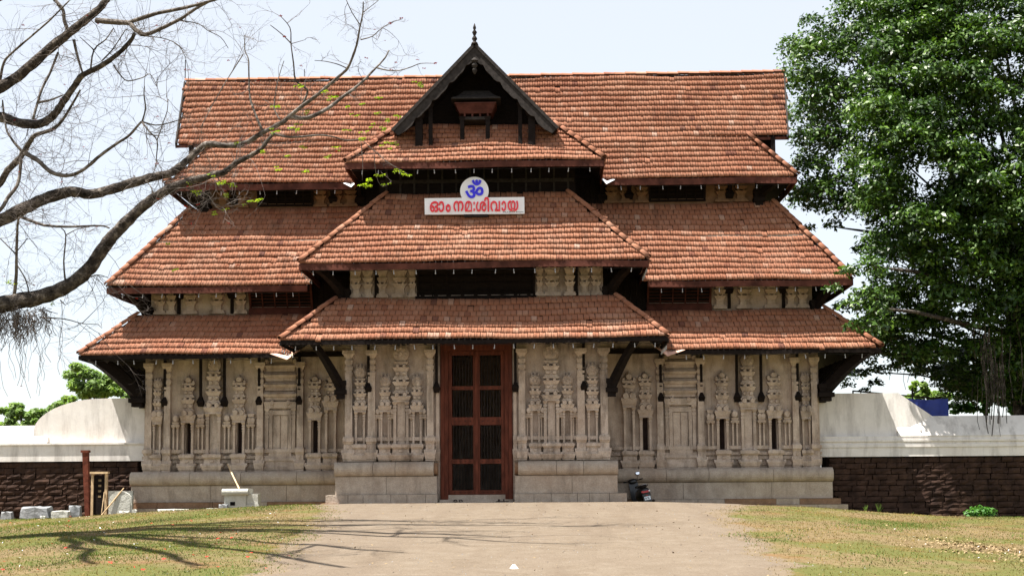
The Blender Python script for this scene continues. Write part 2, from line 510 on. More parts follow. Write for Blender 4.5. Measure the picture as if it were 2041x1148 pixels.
# ------------------------------------------------------------------ the gatehouse
G = empty('temple_gatehouse', (0, 0, 0), 'tall stone temple gatehouse with tiers of red tiled roofs and a gabled centre', 'temple')

def wall_open(mb, x0, x1, y0, y1, z0, z1, ops):
    """front wall slab with openings (ox0, ox1, oz0, oz1), sorted, apart in x"""
    x = x0
    for a, b, c, d in sorted(ops):
        mb.box(x, a, y0, y1, z0, z1)
        if c > z0: mb.box(a, b, y0, y1, z0, c)
        if d < z1: mb.box(a, b, y0, y1, d, z1)
        x = b
    mb.box(x, x1, y0, y1, z0, z1)

WY, CY = 0.0, -2.2                                     # faces of the wing and the central walls
SLITS = [10.07, 8.30, 5.68]
DOOR = (-1.19, 1.19, 0.10, 5.28)
for sgn in (-1, 1):
    m = MB()
    ops = [((sgn * s) - 0.088, (sgn * s) + 0.088, 1.75, 2.86) for s in SLITS]
    a, b = sorted((sgn * 11.62, sgn * 4.30))
    wall_open(m, a, b, WY, WY + 0.5, -0.4, 6.3, ops)
    m.box(*sorted((sgn * 11.62, sgn * 11.12)), 0.5, 6.5, -0.4, 6.3)
    m.box(*sorted((sgn * 11.62, sgn * 1.35)), 6.5, 7.0, -0.4, 6.3)
    m.box(*sorted((sgn * 1.36, sgn * 1.9)), 0.6, 6.4, -0.4, 5.6)
    w = m.build('wing_wall', 'granite', G)
    for s in SLITS:
        MB().box(sgn * s - 0.15, sgn * s + 0.15, 0.22, 0.3, 1.7, 2.9).build('slit_shutter', 'brown_panel', w)
m = MB()
wall_open(m, -4.30, 4.30, CY, CY + 0.6, -0.2, 6.3, [(DOOR[0], DOOR[1], -0.2, DOOR[3])])
m.box(-4.30, -3.8, CY + 0.6, 0.5, -0.2, 6.3); m.box(3.8, 4.30, CY + 0.6, 0.5, -0.2, 6.3)
m.box(-1.9, 1.9, -1.6, 7.0, 5.6, 5.8)
m.box(-1.9, -1.36, -1.6, 0.6, -0.3, 5.6); m.box(1.36, 1.9, -1.6, 0.6, -0.3, 5.6)
m.box(-1.36, 1.36, 6.6, 7.0, -0.4, 5.6)
m.build('central_wall', 'granite', G)
MB().box(-1.36, 1.36, -2.0, 6.6, -0.4, 0.04).build('passage_floor', 'granite_plinth', G)

# plinths: roll moulding over a plain course over a foot course, in separate stones
def roll_poly(y, z0, z1):
    h = z1 - z0; r = h / 2
    pts = [(y + 0.5, z0), (y + 0.03, z0)]
    for k in range(11):
        a = -math.pi / 2 + math.pi * k / 10
        pts.append((y + 0.03 - 0.95 * r * math.cos(a), z0 + r + r * math.sin(a)))
    pts.append((y + 0.5, z1))
    return pts

def stones(x0, x1, lens, kind, y, z0, z1, mat='granite_plinth', g=0.006):
    x = x0; k = 0
    while x < x1 - 0.05:
        L = lens[k % len(lens)] * random.uniform(0.8, 1.2); k += 1
        e = min(x1, x + L)
        if x1 - e < 0.35: e = x1
        dy = random.uniform(-0.008, 0.008)
        m = MB()
        if kind == 'roll': m.prism_x(roll_poly(y + dy, z0, z1), x + g, e - g)
        else: m.box(x + g, e - g, y + dy, y + 0.6, z0 + 0.004, z1 - 0.004)
        m.build('plinth_stone', mat if not isinstance(mat, tuple) else random.choice(mat), G)
        x = e

PY = -0.42
for sgn in (-1, 1):
    a, b = sorted((sgn * 11.93, sgn * 4.3))
    stones(a, b, [2.1, 1.5, 1.9], 'roll', PY, 0.64, 1.12)
    stones(a + 0.02, b - 0.02, [2.6, 3.1], 'box', PY - 0.04, 0.08, 0.64)
    a2, b2 = sorted((sgn * 12.15, sgn * 4.3))
    stones(a2, b2, [1.1, 1.6, 0.9], 'box', PY - 0.16, -0.12, 0.08, ('granite_plinth', 'laterite_trim', 'laterite_trim'))
    stones(*sorted((sgn * 12.35, sgn * 4.3)), [1.3, 1.7, 1.0], 'box', PY - 0.30, -0.7, -0.12, 'granite_plinth')
    # returns along the sides
    MB().box(*sorted((sgn * 11.93, sgn * 11.55)), PY + 0.62, 7.3, -0.5, 1.10).build('plinth_side', 'granite_plinth', G)
CPY = -2.62
for a, b in ((-4.58, -1.24), (1.24, 4.58)):
    inner = a if a > 0 else b
    stones(a if a < 0 else a + 0.12, b if a > 0 else b - 0.12, [1.05, 0.8, 1.3], 'roll', CPY, 0.90, 1.37)
    stones(a + 0.02, b - 0.02 if a < 0 else b - 0.02, [2.0, 2.3], 'box', CPY - 0.05, 0.32, 0.90)
    lo, hi = (-4.85, -1.24) if a < 0 else (1.24, 4.85)
    stones(lo, hi, [0.7, 0.5, 0.9, 0.45], 'box', CPY - 0.18, 0.03, 0.32, 'granite_plinth')
    lo, hi = (-5.0, -1.24) if a < 0 else (1.24, 5.0)
    stones(lo, hi, [0.9, 0.7], 'box', CPY - 0.34, -0.5, 0.05, 'laterite_trim')
    s = -1 if a < 0 else 1
    MB().box(*sorted((s * 4.55, s * 4.1)), CPY + 0.45, 0.0, -0.4, 1.36).build('plinth_side', 'granite_plinth', G)
    # broken ends of the roll beside the door
    MB().prism_x(roll_poly(CPY + 0.16, 0.93, 1.34), *sorted((s * 1.25, s * 1.38))).build('broken_stone', 'laterite_trim', G)
MB().box(-1.35, 1.35, -2.95, -2.0, -0.2, 0.06).box(-1.2, 1.2, -2.45, -2.0, 0.06, 0.14).build('door_step', 'granite_plinth', G)

# ------------------------------------------------------------------ carved relief
def lobes(m, X, y, z, w, d, n=2, r=None):
    r = r or w / (2.15 * n)
    for k in range(n):
        m.disc(X + (k - (n - 1) / 2) * (w / n), y, z + r * 0.6, r * 0.92, r * 1.15, d, 8)

def base_block(X, y, z0, z1, w, d):
    h = z1 - z0; m = MB(); Z = lambda f: z0 + f * h
    m.trap(X, y, Z(0), Z(0.09), w * 0.96, w * 0.98, d, d)
    m.trap(X, y, Z(0.09), Z(0.30), w * 1.02, w * 1.12, d * 1.15, d * 1.3)
    m.trap(X, y, Z(0.30), Z(0.36), w * 1.12, w * 1.16, d * 1.3, d * 1.3)
    for s_ in (-1, 1):
        m.trap(X + s_ * w * 0.56, y, Z(0.26), Z(0.46), w * 0.10, w * 0.16, d * 1.25, d * 1.1)
    m.trap(X, y, Z(0.36), Z(0.46), w * 0.96, w * 0.96, d * 1.05, d * 1.05)
    m.trap(X, y, Z(0.46), Z(0.70), w * 0.90, w * 0.86, d * 0.95, d * 0.9)
    m.box(X - w * 0.10, X + w * 0.10, y - d * 1.05, y, Z(0.52), Z(0.64))
    m.trap(X, y, Z(0.70), Z(0.79), w * 0.92, w * 1.0, d * 0.98, d * 1.1)
    m.trap(X, y, Z(0.79), Z(0.94), w * 1.02, w * 1.05, d * 1.2, d * 1.2)
    m.trap(X, y, Z(0.94), Z(1.0), w * 0.94, w * 0.94, d, d)
    return m

def colonette(X, y, z0, z1, w, d):
    h = z1 - z0; m = MB(); Z = lambda f: z0 + f * h
    m.trap(X, y, Z(0), Z(0.70), w * 0.86, w * 0.80, d, d)
    for a, b, k in ((0.70, 0.73, 1.0), (0.73, 0.77, 0.78), (0.77, 0.83, 1.05), (0.83, 0.86, 0.75), (0.86, 0.90, 1.1), (0.90, 0.94, 0.85)):
        m.trap(X, y, Z(a), Z(b), w * k, w * k, d * (0.6 + 0.5 * k), d * (0.6 + 0.5 * k))
    m.trap(X, y, Z(0.94), Z(1.0), w * 1.0, w * 1.5, d * 1.2, d * 1.5)
    return m

def cornice(m, X, y, z0, z1, w, d, n=2):
    h = z1 - z0
    m.trap(X, y, z0, z0 + h * 0.25, w * 0.82, w * 0.86, d, d)
    m.trap(X, y, z0 + h * 0.25, z0 + h * 0.68, w * 0.88, w * 1.08, d * 1.1, d * 1.35)
    m.trap(X, y, z0 + h * 0.68, z0 + h * 0.80, w * 1.08, w * 1.0, d * 1.35, d * 1.2)
    lobes(m, X, y, z0 + h * 0.72, w * 0.86, d * 1.45, n, h * 0.34)

def tier(m, X, y, z0, z1, w, d):
    h = z1 - z0
    m.trap(X, y, z0, z0 + h * 0.12, w * 0.95, w, d * 1.1, d * 1.1)
    m.trap(X, y, z0 + h * 0.12, z0 + h * 0.24, w * 0.86, w * 0.80, d, d)
    m.trap(X, y, z0 + h * 0.24, z0 + h * 0.60, w * 0.70, w * 0.72, d * 0.8, d * 0.8)
    for s in (-1, 1):
        m.disc(X + s * w * 0.2, y, z0 + h * 0.42, w * 0.16, h * 0.16, d * 1.05, 8)
    m.trap(X, y, z0 + h * 0.60, z0 + h * 0.86, w * 0.78, w * 1.04, d, d * 1.25)
    m.trap(X, y, z0 + h * 0.86, z0 + h * 0.92, w * 1.04, w * 0.96, d * 1.25, d)
    lobes(m, X, y, z0 + h * 0.84, w * 0.8, d * 1.3, 2, h * 0.15)

def kudu(m, X, y, z0, z1, w, d, spikes=True):
    h = z1 - z0; r = min(w / 2, h * 0.42)
    m.trap(X, y, z0, z0 + h * 0.14, w * 0.7, w * 0.9, d * 0.9, d * 1.1)
    m.trap(X, y, z0 + h * 0.12, z0 + h * 0.30, w * 0.5, w * 0.66, d * 0.7, d * 0.8)
    m.disc(X, y, z0 + h * 0.16 + r, r, r, d * 0.95, 16, 0.25)
    zc = z0 + h * 0.16 + r
    for k in range(7):                                   # horseshoe arch on the boss
        an = math.radians(-35 + 250 * k / 6)
        m.disc(X + 0.62 * r * math.cos(an), y, zc + 0.62 * r * math.sin(an), r * 0.20, r * 0.20, d * 1.12, 6)
    m.disc(X, y, zc - r * 0.08, r * 0.26, r * 0.36, d * 1.15, 8)
    if spikes:
        for s in (-0.28, 0, 0.28):
            m.trap(X + s * w, y, zc + r * (0.92 if s == 0 else 0.72), zc + r * (1.42 if s == 0 else 1.25), w * 0.17, w * 0.07, d * 0.9, d * 0.6)

def crown(m, X, y, z0, z1, w, d):
    h = z1 - z0
    m.trap(X, y, z0, z0 + h * 0.2, w * 0.9, w * 1.05, d * 1.1, d * 1.2)
    m.trap(X, y, z0 + h * 0.2, z0 + h * 0.5, w * 0.5, w * 0.45, d * 0.8, d * 0.8)
    m.disc(X, y, z0 + h * 0.52, w * 0.27, h * 0.30, d * 1.2, 10)
    for s in (-0.40, 0.40):
        m.disc(X + s * w, y, z0 + h * 0.30, w * 0.13, h * 0.2, d * 1.1, 8)
    m.trap(X, y, z0 + h * 0.78, z1, w * 0.14, w * 0.06, d, d * 0.6)

def shrine(X, y, w, zb, zbt, zc, zct, tiers, head, hz, d=0.19, cols=2, panel=False, gap=None, name='shrine_relief'):
    """aedicule: base, colonettes, cornice, tiers of a little tower, head"""
    m = MB()
    cornice(m, X, y, zc, zct, w * 1.05, d)
    z = zct
    for tz, tw in tiers:
        tier(m, X, y, z + 0.01, tz, tw, d); z = tz
    if head == 'kudu': kudu(m, X, y, z + 0.01, hz, w * 0.92, d)
    elif head == 'crown': crown(m, X, y, z + 0.01, hz, w * 0.9, d)
    elif head == 'disc': m.disc(X, y, (z + hz) / 2, w * 0.42, (hz - z) / 2, d * 1.1, 12)
    if panel:
        m.box(X - w * 0.22, X + w * 0.22, y - d * 0.5, y + 0.02, zbt + 0.002, zc)
    p = m.build(name, 'granite', G)
    base_block(X, y, zb, zbt, w * 1.04, d * 1.45).build('shrine_base', 'granite', p)
    gp = gap if gap is not None else w * 0.30
    for s in (-1, 1):
        colonette(X + s * gp, y, zbt, zc, w * 0.19, d * 0.9).build('colonette', 'granite', p)
    return p

def small_shrine(X, y, w, zb, zc, zt, head, d=0.16):
    m = MB()
    h = zt - zc
    m.trap(X, y, zc, zc + h * 0.16, w * 1.05, w * 1.15, d * 1.1, d * 1.3)
    m.trap(X, y, zc + h * 0.16, zc + h * 0.38, w * 0.7, w * 1.0, d * 0.9, d * 1.2)
    if head: m.disc(X, y, zc + h * 0.66, w * 0.46, h * 0.32, d * 1.2, 10)
    else:
        lobes(m, X, y, zc + h * 0.38, w * 0.9, d * 1.1, 2, h * 0.22)
        m.trap(X, y, zc + h * 0.74, zt, w * 0.7, w * 0.95, d, d * 1.1)
    p = m.build('small_shrine_relief', 'granite', G)
    for s in (-1, 1):
        colonette(X + s * w * 0.27, y, zb, zc, w * 0.24, d * 0.9).build('colonette', 'granite', p)

def pilaster(X, y, w, zb, zbt, zs, zt, d=0.22):
    m = MB()
    m.trap(X, y, zbt, zs, w, w * 0.96, d, d)
    p = m.build('pilaster', 'granite', G)
    base_block(X, y, zb, zbt, w * 1.42, d * 1.25).build('pilaster_base', 'granite', p)
    m = MB(); h = zt - zs; Z = lambda f: zs + f * h
    for a, b, k0, k1 in ((0, 0.10, 1.05, 1.05), (0.10, 0.20, 0.8, 0.8), (0.20, 0.36, 1.08, 1.08), (0.36, 0.44, 0.78, 0.78), (0.44, 0.60, 1.0, 1.1),
                         (0.60, 0.70, 0.8, 0.8), (0.70, 0.86, 0.9, 1.6), (0.86, 1.0, 1.7, 1.7)):
        m.trap(X, y, Z(a), Z(b), w * k0, w * k1, d * (0.35 + 0.65 * k0), d * (0.35 + 0.65 * k1))
    m.build('capital', 'granite', p)

def XL(px):                                           # wing features: photo x of the left wing -> distance from the axis
    return -float(np.interp(px, [290, 377, 478, 631, 690], [-11.62, -10.07, -8.30, -5.68, -4.65]))

B0, B1 = 1.12, 1.73
for sgn in (-1, 1):
    y = WY
    x = lambda px: sgn * XL(px)
    # continuous base course behind the bases
    a, b = sorted((sgn * 11.66, sgn * 4.35))
    m = MB()
    m.box(a, b, y - 0.05, y + 0.05, 1.10, 1.22); m.box(a, b, y - 0.075, y + 0.05, 1.25, 1.36); m.box(a, b, y - 0.05, y + 0.05, 1.44, 1.52)
    m.box(a, b, y - 0.085, y + 0.05, 1.80, 1.90)
    for s in []: pass
    m2 = MB()
    segs = [a] + sorted([sgn * s + o_ for s in SLITS for o_ in (-0.12, 0.12)]) + [b]
    for k in range(0, len(segs), 2):
        m2.box(segs[k], segs[k + 1], y - 0.13, y + 0.05, 1.76, 1.88); m2.box(segs[k], segs[k + 1], y - 0.09, y + 0.05, 1.56, 1.66)
    m = MB()
    m.box(a, b, y - 0.05, y + 0.05, 1.22, 1.34); m.box(a, b, y - 0.07, y + 0.05, 1.42, 1.52)
    m.build('base_course', 'granite', G); m2.build('band_course', 'granite', G)
    for px in (301, 337, 521, 602):
        pilaster(x(px), y, 0.21, B0, 1.93, 3.95, 4.86)
    shrine(x(317), y, 0.36, B0, B1, 2.76, 3.14, [(3.55, 0.30), (3.90, 0.28)], 'kudu', 4.40)
    for px in (377, 478):
        X = x(px)
        shrine(X, y, 0.50, B0, B1, 2.80, 3.16, [(3.66, 0.46), (4.08, 0.45)], 'crown', 4.46, gap=0.16)
    for px, hd in ((353, 1), (402, 0), (454, 1), (502, 0)):
        small_shrine(x(px), y, 0.26, 1.88, 2.66, 3.10, hd)
    shrine(x(428), y, 0.60, B0, B1, 3.10, 3.42, [(3.95, 0.52), (4.46, 0.50)], 'kudu', 5.02, panel=True, gap=0.20, d=0.23)
    shrine(x(631), y, 0.50, B0, B1, 2.86, 3.22, [(3.70, 0.46), (4.10, 0.44)], 'crown', 4.44, gap=0.16)
    shrine(x(663), y, 0.50, B0, B1, 3.20, 3.62, [(4.02, 0.44)], 'crown', 4.46, gap=0.15, d=0.23)
    # false door under a tall stack of cornices
    X = x(561); w = 1.12
    m = MB()
    m.trap(X, y, 3.28, 3.50, w * 0.94, w * 1.02, 0.15, 0.17)
    lobes(m, X, y, 3.40, w * 1.0, 0.19, 2, 0.10)
    zz = 3.56
    for k, ww in enumerate((1.0, 1.02, 1.0, 0.92)):
        hh = 0.33
        m.trap(X, y, zz, zz + hh * 0.35, w * ww * 0.93, w * ww * 0.95, 0.10, 0.10)
        m.trap(X, y, zz + hh * 0.35, zz + hh * 0.62, w * ww * 0.98, w * ww * 1.05, 0.17, 0.22)
        m.trap(X, y, zz + hh * 0.62, zz + hh * 0.9, w * ww * 1.05, w * ww * 0.92, 0.22, 0.12)
        zz += hh
    m.trap(X, y, zz, zz + 0.30, w * 0.72, w * 0.68, 0.10, 0.08)
    for s in (-1, 1): m.disc(X + s * w * 0.44, y, zz + 0.02, 0.09, 0.11, 0.16, 10)
    fd = m.build('false_door', 'granite', G)
    m = MB()
    for s in (-1, 1):
        m.box(X + s * 0.33 - 0.06, X + s * 0.33 + 0.06, y - 0.09, y + 0.03, 1.78, 3.22)
    m.box(X - 0.39, X + 0.39, y - 0.095, y + 0.03, 3.05, 3.20); m.box(X - 0.39, X + 0.39, y - 0.11, y + 0.03, 1.55, 1.80)
    m.build('door_surround', 'granite', fd)
    for s in (-1, 1):
        m = MB(); m.box(X + s * 0.135 - 0.115, X + s * 0.135 + 0.115, y - 0.045, y + 0.03, 1.82, 3.03)
        m.build('door_panel', 'granite', fd)
        colonette(X + s * 0.46, y, 1.80, 3.28, 0.13, 0.11).build('colonette', 'granite', fd)
    base_block(X, y, B0, 1.58, w * 1.02, 0.16).build('shrine_base', 'granite', fd)

D0, D1 = 1.40, 1.96
for sgn in (-1, 1):
    y = CY
    a, b = sorted((sgn * 4.34, sgn * 1.24))
    m = MB()
    m.box(a, b, y - 0.05, y + 0.05, 1.50, 1.62); m.box(a, b, y - 0.07, y + 0.05, 1.70, 1.80)
    m.build('base_course', 'granite', G)
    MB().box(a, b, y - 0.13, y + 0.05, 2.06, 2.18).box(a, b, y - 0.09, y + 0.05, 1.86, 1.95).build('band_course', 'granite', G)
    pilaster(sgn * 4.17, y, 0.24, D0, 2.20, 4.22, 5.02)
    pilaster(sgn * 3.42, y, 0.24, D0, 2.20, 4.22, 5.02)
    pilaster(sgn * 1.50, y, 0.22, D0, 2.20, 4.22, 5.02)
    pilaster(sgn * 1.27, y, 0.10, D0, 2.20, 3.70, 3.76, d=0.10)
    shrine(sgn * 3.80, y, 0.44, D0, D1, 3.00, 3.28, [(3.66, 0.42), (4.02, 0.38)], 'kudu', 4.52)
    for X in (2.98, 1.93):
        shrine(sgn * X, y, 0.40, D0, D1, 3.00, 3.28, [(3.70, 0.38)], 'kudu', 4.38)
    shrine(sgn * 2.455, y, 0.58, D0, D1, 3.32, 3.58, [(4.04, 0.54), (4.52, 0.53)], 'kudu', 5.26, panel=True, d=0.23, gap=0.20)
    for X, hd in ((3.22, 1), (2.74, 1), (2.18, 1), (1.72, 1)):
        small_shrine(sgn * X, y, 0.21, 2.18, 2.78, 3.14, hd)
MB().box(2.37, 2.54, CY - 0.062, CY - 0.055, 2.30, 2.76).build('poster', 'orange_poster', G, label='faded orange poster on the carved wall')

# ------------------------------------------------------------------ the door
dm = MB()
yj = CY - 0.02
for s in (-1, 1):
    dm.box(*sorted((s * 1.185, s * 0.93)), yj + 0.02, yj + 0.30, 0.14, 5.26)
    dm.box(*sorted((s * 1.17, s * 1.06)), yj - 0.03, yj + 0.03, 0.14, 5.24)
dm.box(-1.18, 1.18, yj - 0.01, yj + 0.30, 5.0, 5.27)
door = dm.build('door', 'wood_red', G)
for s in (-1, 1):
    yl = yj + 0.10
    x0, x1 = (-0.925, -0.01) if s < 0 else (0.01, 0.925)
    for a, b in ((x0, x0 + 0.10), (x1 - 0.12, x1)) if s > 0 else ((x0, x0 + 0.12), (x1 - 0.10, x1)):
        MB().box(a, b, yl, yl + 0.08, 0.30, 4.99).build('stile', 'wood_red', door)
    ix0, ix1 = (x0 + 0.12, x1 - 0.10) if s < 0 else (x0 + 0.10, x1 - 0.12)
    rails = [(0.30, 0.44), (1.30, 1.45), (2.56, 2.82), (3.72, 3.84), (4.86, 4.99)]
    for a, b in rails:
        m = MB(); m.box(ix0 - 0.001, ix1 + 0.001, yl - 0.015, yl + 0.07, a, b)
        r_ = m.build('rail', 'wood_red', door)
    for (a, b), (c, d_) in zip(rails[:-1], rails[1:]):
        m = MB()
        for k in range(7):
            xx = ix0 + (k + 0.5) * (ix1 - ix0) / 7
            m.tube([(xx, yl + 0.03, b), (xx, yl + 0.03, c)], 0.011, 6)
        m.build('grille_bars', 'iron', door)
    m = MB()
    for a, b in rails:
        for k in range(4):
            xx = ix0 + (k + 0.5) * (ix1 - ix0) / 4
            m.lathe((xx, yl - 0.015, (a + b) / 2), [(0.016, 0), (0.012, -0.02)], 6, 'y')
    m.build('studs', 'iron', door)
MB().box(-0.045, 0.045, yj + 0.06, yj + 0.12, 0.30, 4.99).build('meeting_post', 'wood_red', door)
MB().box(-1.0, 1.0, yj + 0.05, yj + 0.25, 0.14, 0.29).build('threshold', 'granite_plinth', door)

# ------------------------------------------------------------------ tiled roofs
TW, TE = 0.187, 0.30                                  # tile cover width and exposed length

def tile_template():
    us = np.array([0.03, 0.09, 0.24, 0.34, 0.64, 0.86, 0.965])
    hs = np.array([0.003, 0.017, 0.017, 0.005, 0.002, 0.008, 0.002])
    V = []
    for u, h in zip(us, hs): V.append((u * TW, -0.035 + (0.010 if 0.4 < u < 0.7 else 0.0), h + 0.074))
    for u, h in zip(us, hs): V.append((u * TW, TE + 0.03, h * 0.8 + 0.002))
    for u, h in zip(us, hs): V.append((u * TW, -0.030 + (0.010 if 0.4 < u < 0.7 else 0.0), h + 0.002))
    n = len(us); Fc = []
    for i in range(n - 1):
        Fc.append((i, i + 1, n + i + 1, n + i)); Fc.append((2 * n + i, 2 * n + i + 1, i + 1, i))
    return np.array(V), np.array(Fc)
TV, TF = tile_template()
_tm = None
ALL_TILES = []                                         # (roof object, array of 4x4)

def interp3(a, b, t): return a + (b - a) * t

def tile_patch(roof, A, B, C, D, inside=None, sag=0.03, front=True, seed=0):
    A, B, C, D = (np.array(p, float) for p in (A, B, C, D))
    u = (B - A) / np.linalg.norm(B - A)
    tmp = D - A
    v = tmp - u * tmp.dot(u); H = np.linalg.norm(v); v /= H
    n = np.cross(u, v)
    lD, rC = (D - A).dot(u), (C - A).dot(u); L = np.linalg.norm(B - A)
    r = np.random.default_rng(100 + seed)
    ph = r.uniform(0, 6.28, 8)
    rows = max(1, int(math.ceil(H / TE - 0.25)))
    te = H / rows if rows * TE > H else TE
    out = []
    for k in range(rows):
        vv = k * te; t = min(1, (vv + te * 0.5) / H)
        x0 = lD * t; x1 = L + (rC - L) * t
        off = r.uniform(-0.01, 0.01) + (0.5 * TW if k % 2 else 0)
        i0 = int(math.floor((x0 - 0.02) / TW)); i1 = int(math.ceil((x1 + 0.02) / TW))
        uu = np.arange(i0, i1) * TW + off
        keep = (uu + TW / 2 > x0 - 0.02) & (uu + TW / 2 < x1 + 0.02)
        uu = uu[keep]
        if len(uu) == 0: continue
        wav = 0.026 * np.sin(uu * 0.8 + ph[0] + k * 0.35) + 0.010 * np.sin(uu * 2.3 + ph[1] - k * 0.6)
        dv = 0.034 * np.sin(uu * 0.55 + ph[2] + 0.2 * k) + 0.012 * np.sin(uu * 1.9 + ph[3] + k)
        nn = -sag * 4 * t * (1 - t) + wav + r.normal(0, 0.003, len(uu))
        v_ = vv + dv * (0.3 if k == 0 else 1) + r.normal(0, 0.005, len(uu))
        slip = r.random(len(uu)) < 0.012
        v_ = v_ - slip * 0.07
        P = A + uu[:, None] * u + v_[:, None] * v + nn[:, None] * n
        if inside is not None:
            q = inside(P + u * TW / 2 + v * te / 2); P = P[q]
        if len(P) == 0: continue
        ang = r.normal(0, 0.018, len(P))
        ca, sa = np.cos(ang)[:, None], np.sin(ang)[:, None]
        uu3 = ca * u + sa * v; vv3 = -sa * u + ca * v
        M = np.zeros((len(P), 4, 4)); M[:, :3, 0] = uu3; M[:, :3, 1] = vv3 * (te / TE); M[:, :3, 2] = n; M[:, :3, 3] = P; M[:, 3, 3] = 1
        out.append(M)
    if out:
        ALL_TILES.append((roof, np.concatenate(out), front))

def deck_quad(m, A, B, C, D, t0=0.075, t1=0.13):
    A, B, C, D = (Vector(p) for p in (A, B, C, D))
    n = (B - A).cross(D - A).normalized()
    m.hexa([A - n * t1, B - n * t1, C - n * t1, D - n * t1, A - n * t0, B - n * t0, C - n * t0, D - n * t0])

def rafters(A, B, C, D, roof, step=0.55, w=0.08, h=0.12):
    A, B, C, D = (Vector(p) for p in (A, B, C, D))
    L = (B - A).length; u = (B - A) / L
    n = u.cross(D - A).normalized()
    tmp = D - A; v = tmp - u * tmp.dot(u)
    k = 0.2
    lD, rC = (D - A).dot(u), (C - A).dot(u)
    while k < L:
        t = 1.0
        if lD > 0.01 and k < lD: t = k / lD
        if rC < L - 0.01 and k > rC: t = min(t, (L - k) / (L - rC))
        if t > 0.12:
            MB().bar(A + u * k - n * 0.19, A + u * k + v * t - n * 0.19, w, h, n).build('rafter', 'wood_dark', roof)
        k += step

HIP_ME = None
def hip_mesh():
    m = MB(); n = 6; L = 0.44
    P = []
    for j, (yy, r) in enumerate(((0, 0.125), (L, 0.10))):
        for k in range(n + 1):
            a = math.pi * k / n
            P.append((r * math.cos(a) * 1.05, yy, r * math.sin(a) * 0.85 - 0.01))
    for j, (yy, r) in enumerate(((0.0, 0.102),)):
        for k in range(n + 1):
            a = math.pi * k / n
            P.append((r * math.cos(a) * 1.05, yy + 0.005, r * math.sin(a) * 0.85 - 0.01))
    F_ = [(k, k + 1, n + 2 + k, n + 1 + k) for k in range(n)] + [(2 * n + 2 + k, 2 * n + 3 + k, k + 1, k) for k in range(n)]
    return fast_mesh('hip_tile', np.array(P), np.array(F_), 'roof_tile')

def cap_tiles(roof, a, b, name='hip_tile', lift=0.06, step=0.38):
    global HIP_ME
    if HIP_ME is None: HIP_ME = hip_mesh()
    a = Vector(a); b = Vector(b); d = b - a; L = d.length; d /= L
    n = max(1, round(L / step))
    r = d.cross(Vector((0, 0, 1))).normalized(); up = r.cross(d)
    for k in range(n):
        p = a + d * (k * L / n) + up * (lift + random.uniform(-0.012, 0.012)) + r * random.uniform(-0.012, 0.012)
        M = Matrix.Identity(4)
        tl = Matrix.Rotation(random.uniform(-0.05, 0.05), 3, 'Z')
        B3 = Matrix((r, d, up)).transposed() @ tl
        M = Matrix.Translation(p) @ B3.to_4x4() @ Matrix.Diagonal((1, (L / n) / 0.40, 1, 1))
        link(name, HIP_ME, roof, M)

def fascia(roof, a, b, h=0.20, drop=0.05, out=0.01, mat='wood_fascia'):
    a = Vector(a); b = Vector(b)
    d = (b - a).normalized(); o_ = Vector((d.y, -d.x, 0))
    m = MB()
    N = max(1, int((b - a).length / 1.5)); jz = [random.uniform(-0.028, 0.022) for _ in range(N + 1)]
    for k in range(N):
        p = a + (b - a) * (k / N) + Vector((0, 0, jz[k])); q = a + (b - a) * ((k + 1) / N) + Vector((0, 0, jz[k + 1]))
        z = -drop - h / 2
        m.bar(p + Vector((0, 0, z)) + o_ * out, q + Vector((0, 0, z)) + o_ * out, 0.045, h)
    m.build('fascia_board', mat, roof)

def roof_part(name, quads):
    m = MB()
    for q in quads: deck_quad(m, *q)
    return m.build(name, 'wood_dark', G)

# tier data: eave y, z, half width ; top y, z, half width
WL = ((-1.64, 5.05, 13.36), (-0.10, 6.56, 11.85))
WM = ((-1.30, 7.41, 12.57), (1.40, 10.60, 10.48))
CL = ((-3.90, 5.24, 6.13), (-2.40, 6.71, 4.58))
CM = ((-3.70, 7.74, 5.56), (-1.20, 10.46, 3.08))
CT = ((-2.70, 11.24, 4.24), (-1.15, 12.84, 2.66))
RM = ((0.15, 11.26), (3.5, 15.98))                     # main roof: eave, ridge
BACK = 7.0

def wing_tier(T, in_eave, in_top, seed, fh=0.20, fm='wood_fascia'):
    (ye, ze, he), (yt, zt, ht) = T
    for sgn in (-1, 1):
        if sgn < 0:
            A, B, C, D = (-he, ye, ze), (-in_eave, ye, ze), (-in_top, yt, zt), (-ht, yt, zt)
            SA, SB, SC, SD = (-he, BACK - ye, ze), (-he, ye, ze), (-ht, yt, zt), (-ht, BACK - yt, zt)
        else:
            A, B, C, D = (in_eave, ye, ze), (he, ye, ze), (ht, yt, zt), (in_top, yt, zt)
            SA, SB, SC, SD = (he, ye, ze), (he, BACK - ye, ze), (ht, BACK - yt, zt), (ht, yt, zt)
        quads = [(A, B, C, D), (SA, SB, SC, SD)]
        bk = [(sgn * he, BACK - ye, ze), (sgn * 0.0, BACK - ye, ze), (0.0, BACK - yt, zt), (sgn * ht, BACK - yt, zt)]
        if sgn < 0: bk = [bk[1], bk[0], bk[3], bk[2]]
        quads.append(tuple(bk))
        rf = roof_part('tier_roof', quads)
        tile_patch(rf, A, B, C, D, seed=seed + (sgn > 0))
        tile_patch(rf, SA, SB, SC, SD, front=False, seed=seed + 10 + (sgn > 0))
        rafters(A, B, C, D, rf)
        cap_tiles(rf, (sgn * he, ye, ze), (sgn * ht, yt, zt))
        fascia(rf, A, B, fh, mat=fm)
        fascia(rf, SA, SB, fh, mat=fm)

